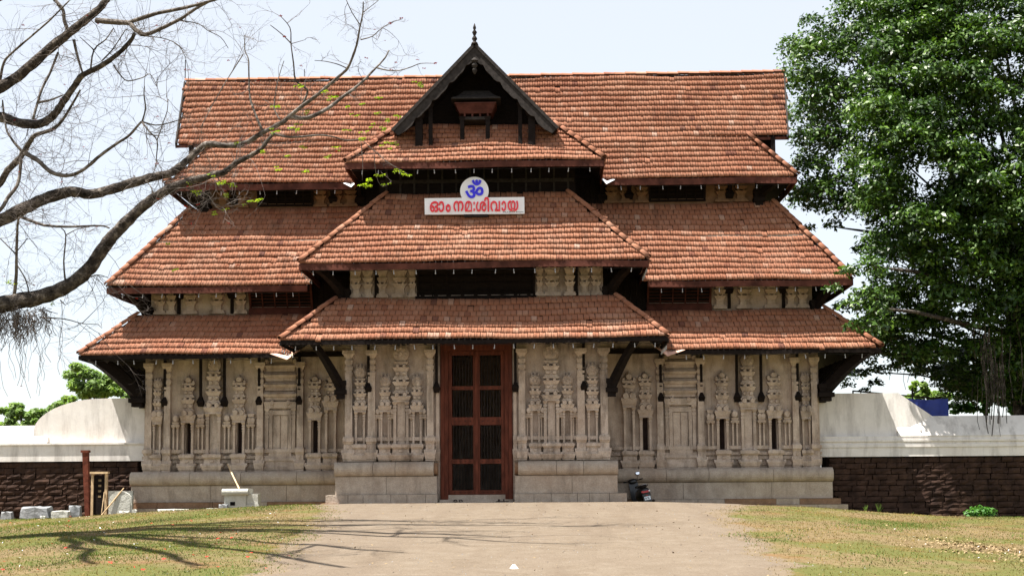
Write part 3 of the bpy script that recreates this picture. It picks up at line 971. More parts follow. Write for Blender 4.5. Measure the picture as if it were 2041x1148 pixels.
def centre_tier(T, side_back, seed, fh=0.20, fm='wood_fascia'):
    (ye, ze, he), (yt, zt, ht) = T
    A, B, C, D = (-he, ye, ze), (he, ye, ze), (ht, yt, zt), (-ht, yt, zt)
    L_ = ((-he, side_back, ze), (-he, ye, ze), (-ht, yt, zt), (-ht, side_back + (yt - ye), zt))
    R_ = ((he, ye, ze), (he, side_back, ze), (ht, side_back + (yt - ye), zt), (ht, yt, zt))
    rf = roof_part('porch_roof', [(A, B, C, D), L_, R_])
    tile_patch(rf, A, B, C, D, seed=seed)
    tile_patch(rf, *L_, front=False, seed=seed + 1); tile_patch(rf, *R_, front=False, seed=seed + 2)
    rafters(A, B, C, D, rf)
    for sgn in (-1, 1):
        cap_tiles(rf, (sgn * he, ye, ze), (sgn * ht, yt, zt))
    fascia(rf, A, B, fh, mat=fm)
    fascia(rf, L_[0], L_[1], fh, mat=fm); fascia(rf, R_[0], R_[1], fh, mat=fm)
    return rf

wing_tier(WL, 6.45, 4.9, 1, 0.13, 'wood_dark')
wing_tier(WM, 5.75, 3.6, 3)
centre_tier(CL, -1.2, 5, 0.13, 'wood_dark')
centre_tier(CM, 0.2, 7)
ct = centre_tier(CT, -0.1, 9)

# main roof
(ye, ze), (yr, zr) = RM
sl = (zr - ze) / (yr - ye)
YV = 1.42; ZV = ze + sl * (YV - ye)
def vis_main(P):
    x = np.abs(P[:, 0]); z = P[:, 2]
    under = (x < 4.36 - (z - 11.24) * 0.98) & (z < 12.75)
    gab = x < 2.72 - (z - 12.45) * 0.95
    return ~(under | gab)
lowA, lowB, lowC, lowD = (-11.08, ye, ze), (11.08, ye, ze), (9.62, YV, ZV), (-9.62, YV, ZV)
upA, upB, upC, upD = (-11.0, YV, ZV), (11.05, YV, ZV), (11.36, yr, zr), (-11.36, yr, zr)
mq = [((-11.08, ye, ze), (-4.4, ye, ze), (-2.9, YV, ZV), (-9.62, YV, ZV)), ((4.4, ye, ze), (11.08, ye, ze), (9.62, YV, ZV), (2.9, YV, ZV)), (upA, upB, upC, upD)]
mq.append(((11.36, yr, zr), (-11.36, yr, zr), (-11.08, BACK - ye, ze), (11.08, BACK - ye, ze))[2:] + ((11.36, yr, zr), (-11.36, yr, zr)))
mq[-1] = ((11.08, BACK - ye, ze), (-11.08, BACK - ye, ze), (-11.36, yr, zr), (11.36, yr, zr))
mr = roof_part('main_roof', mq)
tile_patch(mr, lowA, lowB, lowC, lowD, vis_main, seed=20, sag=0.02)
tile_patch(mr, upA, upB, upC, upD, vis_main, seed=21, sag=0.03)
for sgn in (-1, 1):
    S = ((sgn * 11.08, ye, ze), (sgn * 11.08, BACK - ye, ze), (sgn * 9.62, BACK - YV, ZV), (sgn * 9.62, YV, ZV))
    if sgn < 0: S = (S[1], S[0], S[3], S[2])
    sr = roof_part('gable_skirt_roof', [S])
    tile_patch(sr, *S, front=False, seed=25 + sgn)
    cap_tiles(sr, (sgn * 11.08, ye, ze), (sgn * 9.62, YV, ZV))
    fascia(sr, S[0], S[1])
    a, b = sorted((sgn * 4.4, sgn * 11.08))
    fascia(mr, (a, ye, ze), (b, ye, ze), 0.22)
    rafters((a, ye, ze), (b, ye, ze), (min(b, 9.62) if sgn > 0 else -2.9, YV, ZV), (2.9 if sgn > 0 else -9.62, YV, ZV), mr)
    # verge boards and the wooden gable end
    m = MB()
    m.bar((sgn * 11.06, YV - 0.1, ZV - 0.12), (sgn * 11.38, yr, zr - 0.08), 0.05, 0.24)
    m.bar((sgn * 11.06, BACK - YV + 0.1, ZV - 0.12), (sgn * 11.38, yr, zr - 0.08), 0.05, 0.24)
    m.build('verge_board', 'wood_gable', mr)
    m = MB()
    p = [(sgn * 9.8, YV + 0.2, ZV - 0.1), (sgn * 9.8, BACK - YV - 0.2, ZV - 0.1), (sgn * 10.3, yr, zr - 0.4)]
    q = [(a_ - sgn * 0.1, b_, c_) for a_, b_, c_ in p]
    m.add(p + q, [(0, 1, 2), (5, 4, 3), (0, 3, 4, 1), (1, 4, 5, 2), (2, 5, 3, 0)])
    m.build('gable_end', 'wood_dark', mr)
    MB().box(*sorted((sgn * 10.45, sgn * 10.6)), YV - 0.05, YV + 0.1, ZV - 0.75, ZV - 0.08).build('gable_post', 'wood_dark', mr)
    MB().box(*sorted((sgn * 9.8, sgn * 11.08)), YV + 0.0, YV + 0.06, ZV - 0.17, ZV - 0.07).build('fascia_board', 'wood_fascia', mr)
cap_tiles(mr, (-11.36, yr, zr), (11.36, yr, zr), 'ridge_tile', 0.03, 0.40)
MB().tube([(-11.37, yr, zr), (-11.37, yr, zr + 0.85)], 0.018, 6).build('roof_rod', 'iron', mr)
MB().tube([(11.37, yr, zr - 0.1), (11.37, yr, zr + 0.35)], 0.018, 6).build('roof_rod', 'iron', mr)
MB().tube([(-6.8, yr, zr), (-6.8, yr, zr + 0.42)], 0.015, 6).build('roof_rod', 'iron', mr)

# front gable
AP = 15.20; FX, FZ = 2.74, 12.42; GYF = -2.25
ridge_back = ye + (AP - ze) / sl; foot_back = ye + (FZ - ze) / sl
gl = ((-FX, foot_back, FZ), (-FX, GYF, FZ), (0, GYF, AP), (0, ridge_back, AP))
gr = ((FX, GYF, FZ), (FX, foot_back, FZ), (0, ridge_back, AP), (0, GYF, AP))
gr_o = roof_part('gable_roof', [gl, gr])
tile_patch(gr_o, *gl, front=False, seed=30); tile_patch(gr_o, *gr, front=False, seed=31)
cap_tiles(gr_o, (0, GYF, AP), (0, ridge_back, AP), 'ridge_tile', 0.04)
for sgn in (-1, 1):
    # carved bargeboard: straight top edge, scalloped lower edge
    top, bot = [], []
    N = 44
    ax_, az_ = 0.0, AP + 0.10; bx_, bz_ = sgn * (FX + 0.02), FZ - 0.02
    nx_, nz_ = -(az_ - bz_), -(sgn * 0 + abs(bx_))
    ln = math.hypot(bx_, az_ - bz_)
    ux, uz = bx_ / ln, (bz_ - az_) / ln
    px_, pz_ = -uz * (-sgn), -abs(ux)                  # inward and down
    px_ = -sgn * abs(uz)
    for k in range(N + 1):
        t = k / N
        x, z = ux * ln * t, az_ + uz * ln * t
        top.append((x, z))
        wv = 0.33 + 0.045 * abs(math.sin(t * math.pi * 5.0)) - 0.03 * (1 if (t * 5) % 1 > 0.88 else 0) + 0.012 * math.sin(t * 60)
        if t > 0.93: wv = 0.36 - (t - 0.93) * 1.2
        xx, zz = x + px_ * wv, z + pz_ * wv
        if sgn * xx < 0.0: xx = 0.0; zz = AP - 0.46
        bot.append((xx, zz))
    m = MB(); K = N + 1
    vs = []
    for (x, z) in top: vs += [(x, GYF - 0.10, z), (x, GYF - 0.02, z)]
    for (x, z) in bot: vs += [(x, GYF - 0.10, z), (x, GYF - 0.02, z)]
    fs = []
    for k in range(N):
        a, b, c, d = 2 * k, 2 * k + 2, 2 * K + 2 * k, 2 * K + 2 * k + 2
        fs += [(a, b, d, c), (a + 1, c + 1, d + 1, b + 1), (a, a + 1, b + 1, b), (c, d, d + 1, c + 1)]
    m.add(vs, fs)
    bb = m.build('bargeboard', 'wood_gable', gr_o)
    mm = MB().bar((ux * 0.0, GYF - 0.115, az_ - 0.03), (ux * ln, GYF - 0.115, az_ + uz * ln - 0.03), 0.05, 0.10)
    mm.build('verge_strip', 'wood_gable', gr_o)
m = MB()
m.lathe((0, GYF - 0.06, AP - 0.52), [(0.02, -0.42), (0.06, -0.36), (0.09, -0.28), (0.05, -0.22), (0.11, -0.12), (0.06, -0.04), (0.13, 0.04), (0.05, 0.14)], 10)
m.build('gable_pendant', 'wood_gable', gr_o)
m = MB()
m.lathe((0, GYF - 0.05, AP + 0.06), [(0.13, 0), (0.10, 0.08), (0.045, 0.13), (0.09, 0.20), (0.085, 0.24), (0.035, 0.32), (0.06, 0.38), (0.085, 0.44), (0.03, 0.52), (0.055, 0.58), (0.045, 0.63), (0.012, 0.74)], 12)
m.build('finial', 'iron', gr_o, True)
# back of the gable recess
m = MB(); yb = -0.95
m.add([(-3.0, yb, 12.6), (3.0, yb, 12.6), (0.05, yb, 15.05), (-0.05, yb, 15.05), (-3.0, yb + 0.1, 12.3), (3.0, yb + 0.1, 12.3), (0.05, yb + 0.1, 15.05), (-0.05, yb + 0.1, 15.05)],
      [(0, 1, 2, 3), (7, 6, 5, 4), (0, 4, 5, 1), (1, 5, 6, 2), (2, 6, 7, 3), (3, 7, 4, 0)])
m.build('gable_screen', 'wood_dark', gr_o)
for px, w, z0, z1 in ((836, 0.24, 11.86, 13.0), (859, 0.13, 11.86, 13.35), (921, 0.14, 12.05, 12.95), (972, 0.14, 12.05, 12.95), (1037, 0.13, 11.86, 13.35), (1060, 0.24, 11.86, 13.0)):
    X = U(px, 270, -1.9).x
    yp = -2.02 if w != 0.14 else -1.80
    m = MB()
    m.box(X - w / 2, X + w / 2, yp - w / 2, yp + w / 2, z0, z1)
    m.trap(X, yp + w / 2, z1 - 0.12, z1, w * 1.1, w * 1.7, w, w * 1.2)
    m.build('gable_post', 'wood_dark', gr_o)
# hooded box in the gable
m = MB()
def hip_hood(m, X, y, z0, z1, w0, w1, d0, d1):
    m.hexa([(X - w0 / 2, y - d0, z0), (X + w0 / 2, y - d0, z0), (X + w0 / 2, y + 0.3, z0), (X - w0 / 2, y + 0.3, z0),
            (X - w1 / 2, y - d1, z1), (X + w1 / 2, y - d1, z1), (X + w1 / 2, y + 0.3, z1), (X - w1 / 2, y + 0.3, z1)])
XH = 0.02
hip_hood(m, XH, -1.4, 13.52, 13.58, 1.66, 1.64, 0.62, 0.60)
hip_hood(m, XH, -1.4, 13.58, 13.72, 1.60, 1.18, 0.60, 0.36)
hip_hood(m, XH, -1.4, 13.72, 13.92, 1.18, 0.86, 0.36, 0.16)
m.build('gable_hood', 'wood_gable', gr_o)
m = MB()
hip_hood(m, XH - 0.02, -1.4, 13.06, 13.36, 1.08, 1.36, 0.45, 0.58)
hip_hood(m, XH - 0.02, -1.4, 13.36, 13.40, 1.40, 1.40, 0.60, 0.60)
for k in range(4): m.box(XH - 0.42 + k * 0.26, XH - 0.36 + k * 0.26, -1.84, -1.78, 12.94, 13.06)
bx = m.build('gable_box', 'wood_lattice', gr_o)
MB().box(XH - 0.50, XH + 0.46, -1.87, -1.1, 12.84, 12.94).build('box_sill', 'wood_gable', bx)

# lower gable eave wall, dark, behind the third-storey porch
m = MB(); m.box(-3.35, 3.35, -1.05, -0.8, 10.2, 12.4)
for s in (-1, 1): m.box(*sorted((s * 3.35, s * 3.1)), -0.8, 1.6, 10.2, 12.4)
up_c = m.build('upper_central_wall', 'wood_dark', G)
m = MB()
for k in range(14):
    xx = -3.1 + k * 6.2 / 13
    m.box(xx - 0.035, xx + 0.035, -1.10, -1.05, 10.5, 11.4)
m.box(-3.3, 3.3, -1.13, -1.05, 10.86, 10.98)
m.build('window_lattice', 'wood_gable', up_c)

# ------------------------------------------------------------------ upper storeys
def urn(X, y, z0, z1, w, mat, d=0.16, n=2):
    """carved waisted block of the upper storeys"""
    m = MB(); h = z1 - z0; Z = lambda f: z0 + f * h
    m.trap(X, y, Z(0), Z(0.07), w * 1.1, w * 1.1, d * 1.2, d * 1.2)
    m.trap(X, y, Z(0.07), Z(0.13), w * 0.98, w * 0.95, d, d)
    m.trap(X, y, Z(0.13), Z(0.30), w * 0.62, w * 0.56, d * 0.9, d * 0.8)
    m.trap(X, y, Z(0.30), Z(0.44), w * 0.56, w * 0.98, d * 0.8, d * 1.2)
    lobes(m, X, y, Z(0.42), w * 0.8, d * 1.1, n, h * 0.055)
    m.trap(X, y, Z(0.50), Z(0.56), w * 0.7, w * 0.72, d, d)
    m.trap(X, y, Z(0.56), Z(0.64), w * 0.86, w * 0.95, d * 1.2, d * 1.3)
    m.trap(X, y, Z(0.64), Z(0.74), w * 0.66, w * 0.66, d, d)
    m.trap(X, y, Z(0.74), Z(0.90), w * 0.80, w * 1.08, d * 1.1, d * 1.5)
    lobes(m, X, y, Z(0.88), w * 0.8, d * 1.4, n, h * 0.06)
    m.build('carved_block', mat, G)

def lattice(x0, x1, y, z0, z1, lean, nv, nh, mat, sill=True):
    """wooden lattice window leaning out at the top"""
    m = MB()
    P = lambda fx, fz, o_=0.0: (x0 + (x1 - x0) * fx, y - 0.05 - lean * fz - o_, z0 + (z1 - z0) * fz)
    f = MB()
    for fx in (0, 1): f.bar(P(fx, 0), P(fx, 1), 0.07, 0.07, (0, 1, 0))
    for fz in (0, 1): f.bar(P(-0.02, fz), P(1.02, fz), 0.07, 0.09, (0, 1, 0))
    w = f.build('lattice_window', mat, G)
    for k in range(1, nv): m.bar(P(k / nv, 0), P(k / nv, 1), 0.04, 0.03, (0, 1, 0))
    m.build('mullions', mat, w)
    m = MB()
    for k in range(1, nh): m.bar(P(0, k / nh, -0.03), P(1, k / nh, -0.03), 0.02, 0.035, (0, 1, 0))
    m.build('slats', mat, w)
    m = MB(); d_ = 0.10
    m.hexa([P(0, 0, -d_), P(1, 0, -d_), (x1, y + 0.1, z0), (x0, y + 0.1, z0), P(0, 1, -d_), P(1, 1, -d_), (x1, y + 0.1, z1), (x0, y + 0.1, z1)])
    m.build('window_back', 'wood_dark', w)
    if sill:
        m = MB(); m.box(x0 - 0.05, x1 + 0.05, y - 0.16, y, z0 - 0.24, z0 - 0.04)
        n_ = 16
        for k in range(n_):
            xx = x0 + (k + 0.5) * (x1 - x0) / n_
            m.trap(xx, y - 0.08, z0 - 0.30, z0 - 0.24, 0.03, 0.09, 0.06, 0.06)
        m.build('window_sill', mat, w)

for sgn in (-1, 1):
    y2 = 0.20
    a, b = sorted((sgn * 11.52, sgn * 3.5))
    m = MB(); m.box(a, b, y2, y2 + 0.4, 6.3, 9.2); m.box(*sorted((sgn * 11.52, sgn * 11.1)), y2 + 0.4, 6.4, 6.3, 9.2); m.box(*sorted((sgn * 11.52, 0)), 6.4, 6.8, 6.3, 9.2)
    m.build('storey_wall', 'granite', G)
    for px, w in ((321, 0.40), (344, 0.36), (382, 0.46), (434, 0.52), (482, 0.42)):
        X = sgn * -U(px, 600, y2).x
        urn(X, y2, 6.60, 7.62, w, 'granite', n=2)
    x0, x1 = sorted((sgn * -U(497, 600, -0.1).x, sgn * -U(620, 600, -0.1).x))
    lattice(x0, x1, y2 - 0.02, 6.78, 7.75, 0.45, 5, 9, 'wood_lattice')
    y3 = 1.5
    m = MB(); a, b = sorted((sgn * 9.85, sgn * 2.9))
    m.box(a, b, y3, y3 + 0.4, 10.2, 12.2); m.box(*sorted((sgn * 9.85, sgn * 9.4)), y3 + 0.4, 5.2, 10.2, 12.0); m.box(*sorted((sgn * 9.85, 0)), 5.1, 5.5, 10.2, 12.0)
    m.build('storey_wall', 'laterite_trim', G)
    for px in (446, 484, 640, 672, 700):
        X = sgn * -U(px, 390, y3).x
        urn(X, y3, 10.62, 11.5, 0.46, 'laterite_trim', n=2)
    x0, x1 = sorted((sgn * -U(517, 390, y3).x, sgn * -U(624, 390, y3).x))
    lattice(x0, x1, y3 - 0.02, 10.70, 11.5, 0.30, 6, 6, 'wood_dark', False)
for sgn in (-1, 1):  # dark panels added over the walls beside the centre, standing for deep shade
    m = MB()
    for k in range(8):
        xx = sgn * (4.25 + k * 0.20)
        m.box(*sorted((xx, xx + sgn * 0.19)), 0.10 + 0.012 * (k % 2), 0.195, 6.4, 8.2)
    m.build('shade_panel', 'wood_dark', G)
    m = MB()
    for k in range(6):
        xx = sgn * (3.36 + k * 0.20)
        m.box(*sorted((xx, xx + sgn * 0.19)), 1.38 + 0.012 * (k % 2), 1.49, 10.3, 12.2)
    m.build('shade_panel', 'wood_dark', G)
yc2 = -2.0
m = MB(); m.box(-4.2, 4.2, yc2, yc2 + 0.4, 6.3, 9.4)
for s in (-1, 1): m.box(*sorted((s * 4.2, s * 3.8)), yc2 + 0.4, 0.2, 6.3, 9.4)
m.build('storey_wall', 'granite', G)
for sgn in (-1, 1):
    for px, w in ((711, 0.36), (734, 0.36), (763, 0.36), (798, 0.50), (823, 0.26)):
        urn(sgn * -U(px, 570, yc2).x, yc2, 6.80, 7.82, w, 'granite')
lattice(-1.92, 1.92, yc2 - 0.02, 6.80, 7.90, 0.42, 8, 5, 'wood_dark', False)
m = MB()
for k in range(9):
    xx = -1.75 + k * 3.5 / 8
    m.box(xx - 0.06, xx + 0.06, yc2 - 0.34, yc2 - 0.22, 6.35, 6.85)
m.box(-2.0, 2.0, yc2 - 0.26, yc2 - 0.1, 6.72, 6.82)
m.build('balustrade', 'wood_dark', G)

# ------------------------------------------------------------------ struts under the eaves
def strut(X, y, z0, ye_, ze_, w=0.088, foot=True):
    m = MB(); m.bar((X, y - 0.06, z0 + 0.10), (X, ye_, ze_), w, w, (0, 1, 0))
    s = m.build('strut', 'wood_dark', G)
    if foot:
        m = MB()
        m.trap(X, y, z0 - 0.14, z0 + 0.02, w * 1.9, w * 2.6, 0.10, 0.20)
        m.trap(X, y, z0 + 0.02, z0 + 0.08, w * 2.6, w * 2.0, 0.20, 0.18)
        m.trap(X, y, z0 + 0.08, z0 + 0.20, w * 2.0, w * 1.0, 0.18, 0.12)
        m.build('strut_foot', 'wood_dark', s)

def corner_strut(p0, p1, w=0.30):
    m = MB(); a = Vector(p0); b = Vector(p1)
    for k in range(6):
        t0, t1 = k / 6, (k + 1) / 6
        sagv = lambda t: Vector((0, 0, 0.10 * math.sin(math.pi * t)))
        m.bar(a.lerp(b, t0) + sagv(t0), a.lerp(b, t1) + sagv(t1), w * (1 - 0.3 * t0), w * 0.9 * (1 - 0.3 * t0), (0, 0, 1), w * (1 - 0.3 * t1), w * 0.9 * (1 - 0.3 * t1))
    s = m.build('corner_strut', 'wood_dark', G)
    m = MB()
    for dz, k in ((-0.36, 0.85), (-0.22, 1.25), (-0.06, 1.0), (0.08, 1.15)):
        hw = w * 0.62 * k
        m.box(a.x - hw, a.x + hw, a.y - hw, a.y + hw, a.z + dz, a.z + dz + 0.15)
    m.build('strut_foot', 'wood_dark', s)

for sgn in (-1, 1):
    for px in (332, 402, 449, 519, 600):
        strut(sgn * XL(px), WY - 0.1, 3.50, -0.24, 5.12)
    for X in (3.52, 1.29):
        strut(sgn * X, CY - 0.1, 3.76, -2.44, 5.4)
    corner_strut((sgn * 11.80, -0.20, 3.72), (sgn * 13.15, -1.48, 5.02), 0.34)
    corner_strut((sgn * 4.42, -2.42, 3.80), (sgn * 5.25, -3.45, 5.30), 0.25)
    for px in (356, 462):
        X = sgn * -U(px, 600, 0.1).x
        strut(X, 0.18, 7.28, -1.0, 7.6, 0.12)
        MB().box(X - 0.05, X + 0.05, 0.10, 0.22, 6.62, 7.2).build('wall_post', 'wood_dark', G)
    X = sgn * -U(750, 570, -2.1).x
    MB().box(X - 0.06, X + 0.06, -2.10, -1.98, 6.8, 7.9).build('wall_post', 'wood_dark', G)
    for px in (467, 664, 718):
        X = sgn * -U(px, 390, 1.4).x
        strut(X, 1.48, 10.9, 0.5, 11.5, 0.13)
    corner_strut((sgn * 11.6, 0.05, 6.62), (sgn * 12.2, -0.9, 7.35), 0.26)
    corner_strut((sgn * 4.35, -2.15, 6.85), (sgn * 5.2, -3.3, 7.7), 0.26)
    corner_strut((sgn * 9.95, 1.3, 10.8), (sgn * 10.8, 0.4, 11.2), 0.26)
    for k in range(8):
        yy = 0.6 + 0.8 * k
        corner_strut((sgn * 11.82, yy, 3.72), (sgn * 13.1, yy, 4.98), 0.28)
        corner_strut((sgn * 11.6, yy, 6.62), (sgn * 12.4, yy, 7.35), 0.26)
# wall plates under the eaves
def plates(y, z, x0, x1, h=0.16, d=0.18):
    MB().box(x0, x1, y - d, y, z, z + h).build('wall_plate', 'wood_dark', G)
plates(WY, 5.06, -11.7, -4.32); plates(WY, 5.06, 4.32, 11.7)
plates(CY, 5.32, -4.4, 4.4); plates(0.2, 7.70, -11.6, -3.6, 0.2); plates(0.2, 7.70, 3.6, 11.6, 0.2)
plates(-2.0, 7.96, -4.3, 4.3, 0.2); plates(1.5, 11.52, -9.9, -3.0, 0.2); plates(1.5, 11.52, 3.0, 9.9, 0.2)

# flashing at the inner ends of the eaves
for sgn in (-1, 1):
    X = sgn * 6.30
    m = MB()
    p = [(X + sgn * 0.60, -1.78, 5.00), (X, -1.95, 4.78), (X - sgn * 0.42, -1.78, 5.12), (X + sgn * 0.05, -1.45, 5.05)]
    q = [(a_, b_, c_ + 0.012) for a_, b_, c_ in p]
    m.add(p + q, [(0, 1, 3), (1, 2, 3), (4, 7, 5), (5, 7, 6), (0, 4, 5, 1), (1, 5, 6, 2), (2, 6, 7, 3), (3, 7, 4, 0)])
    m.build('flashing', 'flashing_pink', G)
    X = sgn * 4.42
    m = MB()
    p = [(X + sgn * 0.34, 0.02, 11.16), (X + sgn * 0.04, -0.10, 10.98), (X - sgn * 0.16, 0.05, 11.22), (X + sgn * 0.1, 0.3, 11.26)]
    q = [(a_, b_, c_ + 0.012) for a_, b_, c_ in p]
    m.add(p + q, [(0, 1, 3), (1, 2, 3), (4, 7, 5), (5, 7, 6), (0, 4, 5, 1), (1, 5, 6, 2), (2, 6, 7, 3), (3, 7, 4, 0)])
    m.build('flashing', 'flashing_white', G)

# ------------------------------------------------------------------ tiles become objects: the 300 nearest single, the rest joined per roof
allM = np.concatenate([t_[1] for t_ in ALL_TILES]); own = np.concatenate([np.full(len(t_[1]), i) for i, t_ in enumerate(ALL_TILES)])
frontf = np.concatenate([np.full(len(t_[1]), t_[2]) for t_ in ALL_TILES])
dist = np.linalg.norm(allM[:, :3, 3] - np.array(CAM_LOC), axis=1) + np.where(frontf, 0, 1000)
single = np.zeros(len(allM), bool); single[np.argsort(dist)[:300]] = True
tile_me = fast_mesh('roof_tile', TV, TF, 'roof_tile')
tile_me.update()
for i in np.nonzero(single)[0]:
    link('roof_tile', tile_me, ALL_TILES[own[i]][0], Matrix(allM[i].tolist()))
by_roof = {}
for i, (rf, Ms, fr) in enumerate(ALL_TILES):
    by_roof.setdefault(rf.name, (rf, []))[1].append(Ms[~single[own == i]])
for nm, (rf, L_) in by_roof.items():
    Ms = np.concatenate(L_)
    if len(Ms) == 0: continue
    H4 = np.concatenate([TV, np.ones((len(TV), 1))], 1)
    VV = np.einsum('nij,kj->nki', Ms, H4)[:, :, :3].reshape(-1, 3)
    FF = (TF[None] + (np.arange(len(Ms)) * len(TV))[:, None, None]).reshape(-1, 4)
    o = link('roof_tiles', fast_mesh('roof_tiles', VV, FF, 'roof_tile'), rf)
    tag(o, kind='stuff')
print('tiles', len(allM))

# ------------------------------------------------------------------ sign on the middle porch roof
def glyph(ch, mat, box, y, parent, depth=0.03, offset=0.0, name='letter'):
    """one character as a solid, fitted to a photo box (x0, y0, x1, y1) on the sign plane"""
    cu = bpy.data.curves.new(name, 'FONT'); cu.body = ch; cu.extrude = 0.02; cu.offset = offset; cu.resolution_u = 6
    ob = bpy.data.objects.new('tmp', cu); COL.objects.link(ob)
    bpy.context.view_layer.update()
    me = bpy.data.meshes.new_from_object(ob.evaluated_get(bpy.context.evaluated_depsgraph_get()))
    bpy.data.objects.remove(ob); bpy.data.curves.remove(cu)
    V = np.array([v.co[:] for v in me.vertices])
    lo, hi = V.min(0), V.max(0)
    a = U(box[0], box[3], y); b = U(box[2], box[1], y)
    X = a.x + (V[:, 0] - lo[0]) / (hi[0] - lo[0]) * (b.x - a.x)
    Z = a.z + (V[:, 1] - lo[1]) / (hi[1] - lo[1]) * (b.z - a.z)
    Y = y - (V[:, 2] - lo[2]) / max(1e-6, hi[2] - lo[2]) * depth
    c = Vector(((a.x + b.x) / 2, y, a.z))
    W_ = np.stack([X - c.x, Y - c.y, Z - c.z], 1)
    me.vertices.foreach_set('co', W_.astype(np.float32).ravel())
    me.materials.clear(); me.materials.append(MAT[mat]); me.update(); me.name = name
    fix_normals(me)
    return link(name, me, parent, Matrix.Translation(c))

SY = -2.30
def sp(cx, cy): return (830 + cx / 8.874, 340 + cy / 8.874)
p0 = U(*sp(142, 492), SY); p1 = U(*sp(1908, 470), SY); p2 = U(*sp(1912, 765), SY); p3 = U(*sp(147, 780), SY)
sgn_o = empty('sign', ((p3.x + p2.x) / 2, SY, p3.z), 'white sign with red lettering and a blue symbol on a disc, over the door roof', 'sign')
m = MB()
f = [p3, p2, p1, p0]
m.hexa([(p3.x, SY, p3.z), (p2.x, SY, p2.z), (p2.x, SY + 0.12, p2.z), (p3.x, SY + 0.12, p3.z), (p0.x, SY, p0.z), (p1.x, SY, p1.z), (p1.x, SY + 0.12, p1.z), (p0.x, SY + 0.12, p0.z)])
m.build('board', 'sign_white', sgn_o)
cc = U(*sp(1025, 362), SY); rr = abs(U(*sp(1277, 362), SY).x - cc.x)
m = MB(); pts = []
for k in range(49):
    a = math.radians(-38 + 256 * k / 48)
    pts.append((cc.x + rr * math.cos(a), cc.z + rr * math.sin(a)))
m.prism(pts, SY - 0.004, SY + 0.116)
m.build('disc', 'sign_white', sgn_o)
for ch, b in (('\u0d13', (240, 545, 492, 738)), ('\u0d02', (520, 598, 606, 738)), ('\u0d28', (655, 540, 835, 728)), ('\u0d2e', (860, 540, 982, 728)), (':', (1008, 552, 1034, 722)),
              ('\u0d36', (1055, 545, 1236, 728)), ('\u0d3f', (1200, 472, 1286, 728)), ('\u0d35', (1310, 540, 1480, 728)), ('\u0d3e', (1505, 540, 1586, 722)), ('\u0d2f', (1614, 532, 1802, 722))):
    glyph(ch, 'sign_red', (*sp(b[0], b[1]), *sp(b[2], b[3])), SY - 0.005, sgn_o, 0.035, 0.020)
glyph('\u0950', 'sign_blue', (*sp(863, 165), *sp(1187, 495)), SY - 0.006, sgn_o, 0.035, 0.02, 'symbol')
glyph('PRABHA SIGN', 'ink', (*sp(1532, 727), *sp(1890, 748)), SY - 0.003, sgn_o, 0.004, 0.01, 'maker_name')
m = MB(); a = U(*sp(840, 790), SY); b = U(*sp(1260, 815), SY)
m.box(a.x, b.x, SY + 0.02, SY + 0.35, b.z, p3.z - 0.005)
m.build('bracket', 'iron', sgn_o)
m = MB()
for cx in (890, 1175):
    q = U(*sp(cx, 130), SY)
    m.tube([(q.x, SY + 0.05, q.z - 0.1), (q.x, SY + 0.3, 11.15)], 0.012, 5)
m.build('hanger', 'wire', sgn_o)

# ------------------------------------------------------------------ strings of lights under the eaves
def light_string(a, b, drop, n, label):
    a = Vector(a); b = Vector(b)
    mid = (a + b) / 2
    s = empty('string_lights', mid, label, 'string lights', 'strings of small white bulbs under the eaves')
    pts = []; N = n * 4
    for k in range(N + 1):
        t = k / N
        p = a.lerp(b, t); p.z -= drop + 0.03 * abs(math.sin(math.pi * t * n))
        pts.append(p)
    MB().tube(pts, 0.008, 4).build('wire', 'wire', s)
    me = None
    for k in range(n):
        t = (k + 0.5 + random.uniform(-0.12, 0.12)) / n
        p = a.lerp(b, t); p.z -= drop + 0.03
        if me is None:
            mb = MB().lathe((0, 0, 0), [(0.009, 0.02), (0.017, -0.01), (0.011, -0.045), (0.011, -0.065), (0.021, -0.085), (0.021, -0.105), (0.008, -0.125)], 8)
            me = bpy.data.meshes.new('bulb'); me.from_pydata(mb.v, [], mb.f); me.materials.append(MAT['bulb']); me.update(); fix_normals(me)
        link('bulb', me, s, Matrix.Translation(p) @ Matrix.Rotation(random.uniform(-0.15, 0.15), 4, 'Y'))

for T, d, inner, txt in ((WL, 0.20, 6.6, 'lowest'), (WM, 0.27, 5.9, 'middle')):
    (ye_, ze_, he_) = T[0]
    light_string((-he_ + 0.25, ye_ + 0.03, ze_), (-inner, ye_ + 0.03, ze_), d, int((he_ - inner) / 0.66), 'string of small white bulbs under the %s eave of the left wing' % txt)
    light_string((inner, ye_ + 0.03, ze_), (he_ - 0.25, ye_ + 0.03, ze_), d, int((he_ - inner) / 0.66), 'string of small white bulbs under the %s eave of the right wing' % txt)
light_string((-10.8, 0.18, 11.26), (-4.7, 0.18, 11.26), 0.28, 9, 'string of small white bulbs under the main roof left of the gable')
light_string((4.7, 0.18, 11.26), (10.8, 0.18, 11.26), 0.28, 9, 'string of small white bulbs under the main roof right of the gable')
for T, d, txt in ((CL, 0.20, 'above the door'), (CM, 0.27, 'of the middle porch roof below the sign'), (CT, 0.27, 'under the gable, above the sign')):
    (ye_, ze_, he_) = T[0]
    light_string((-he_ + 0.15, ye_ + 0.03, ze_), (he_ - 0.15, ye_ + 0.03, ze_), d, int(2 * he_ / 0.64), 'string of small white bulbs along the eave %s' % txt)
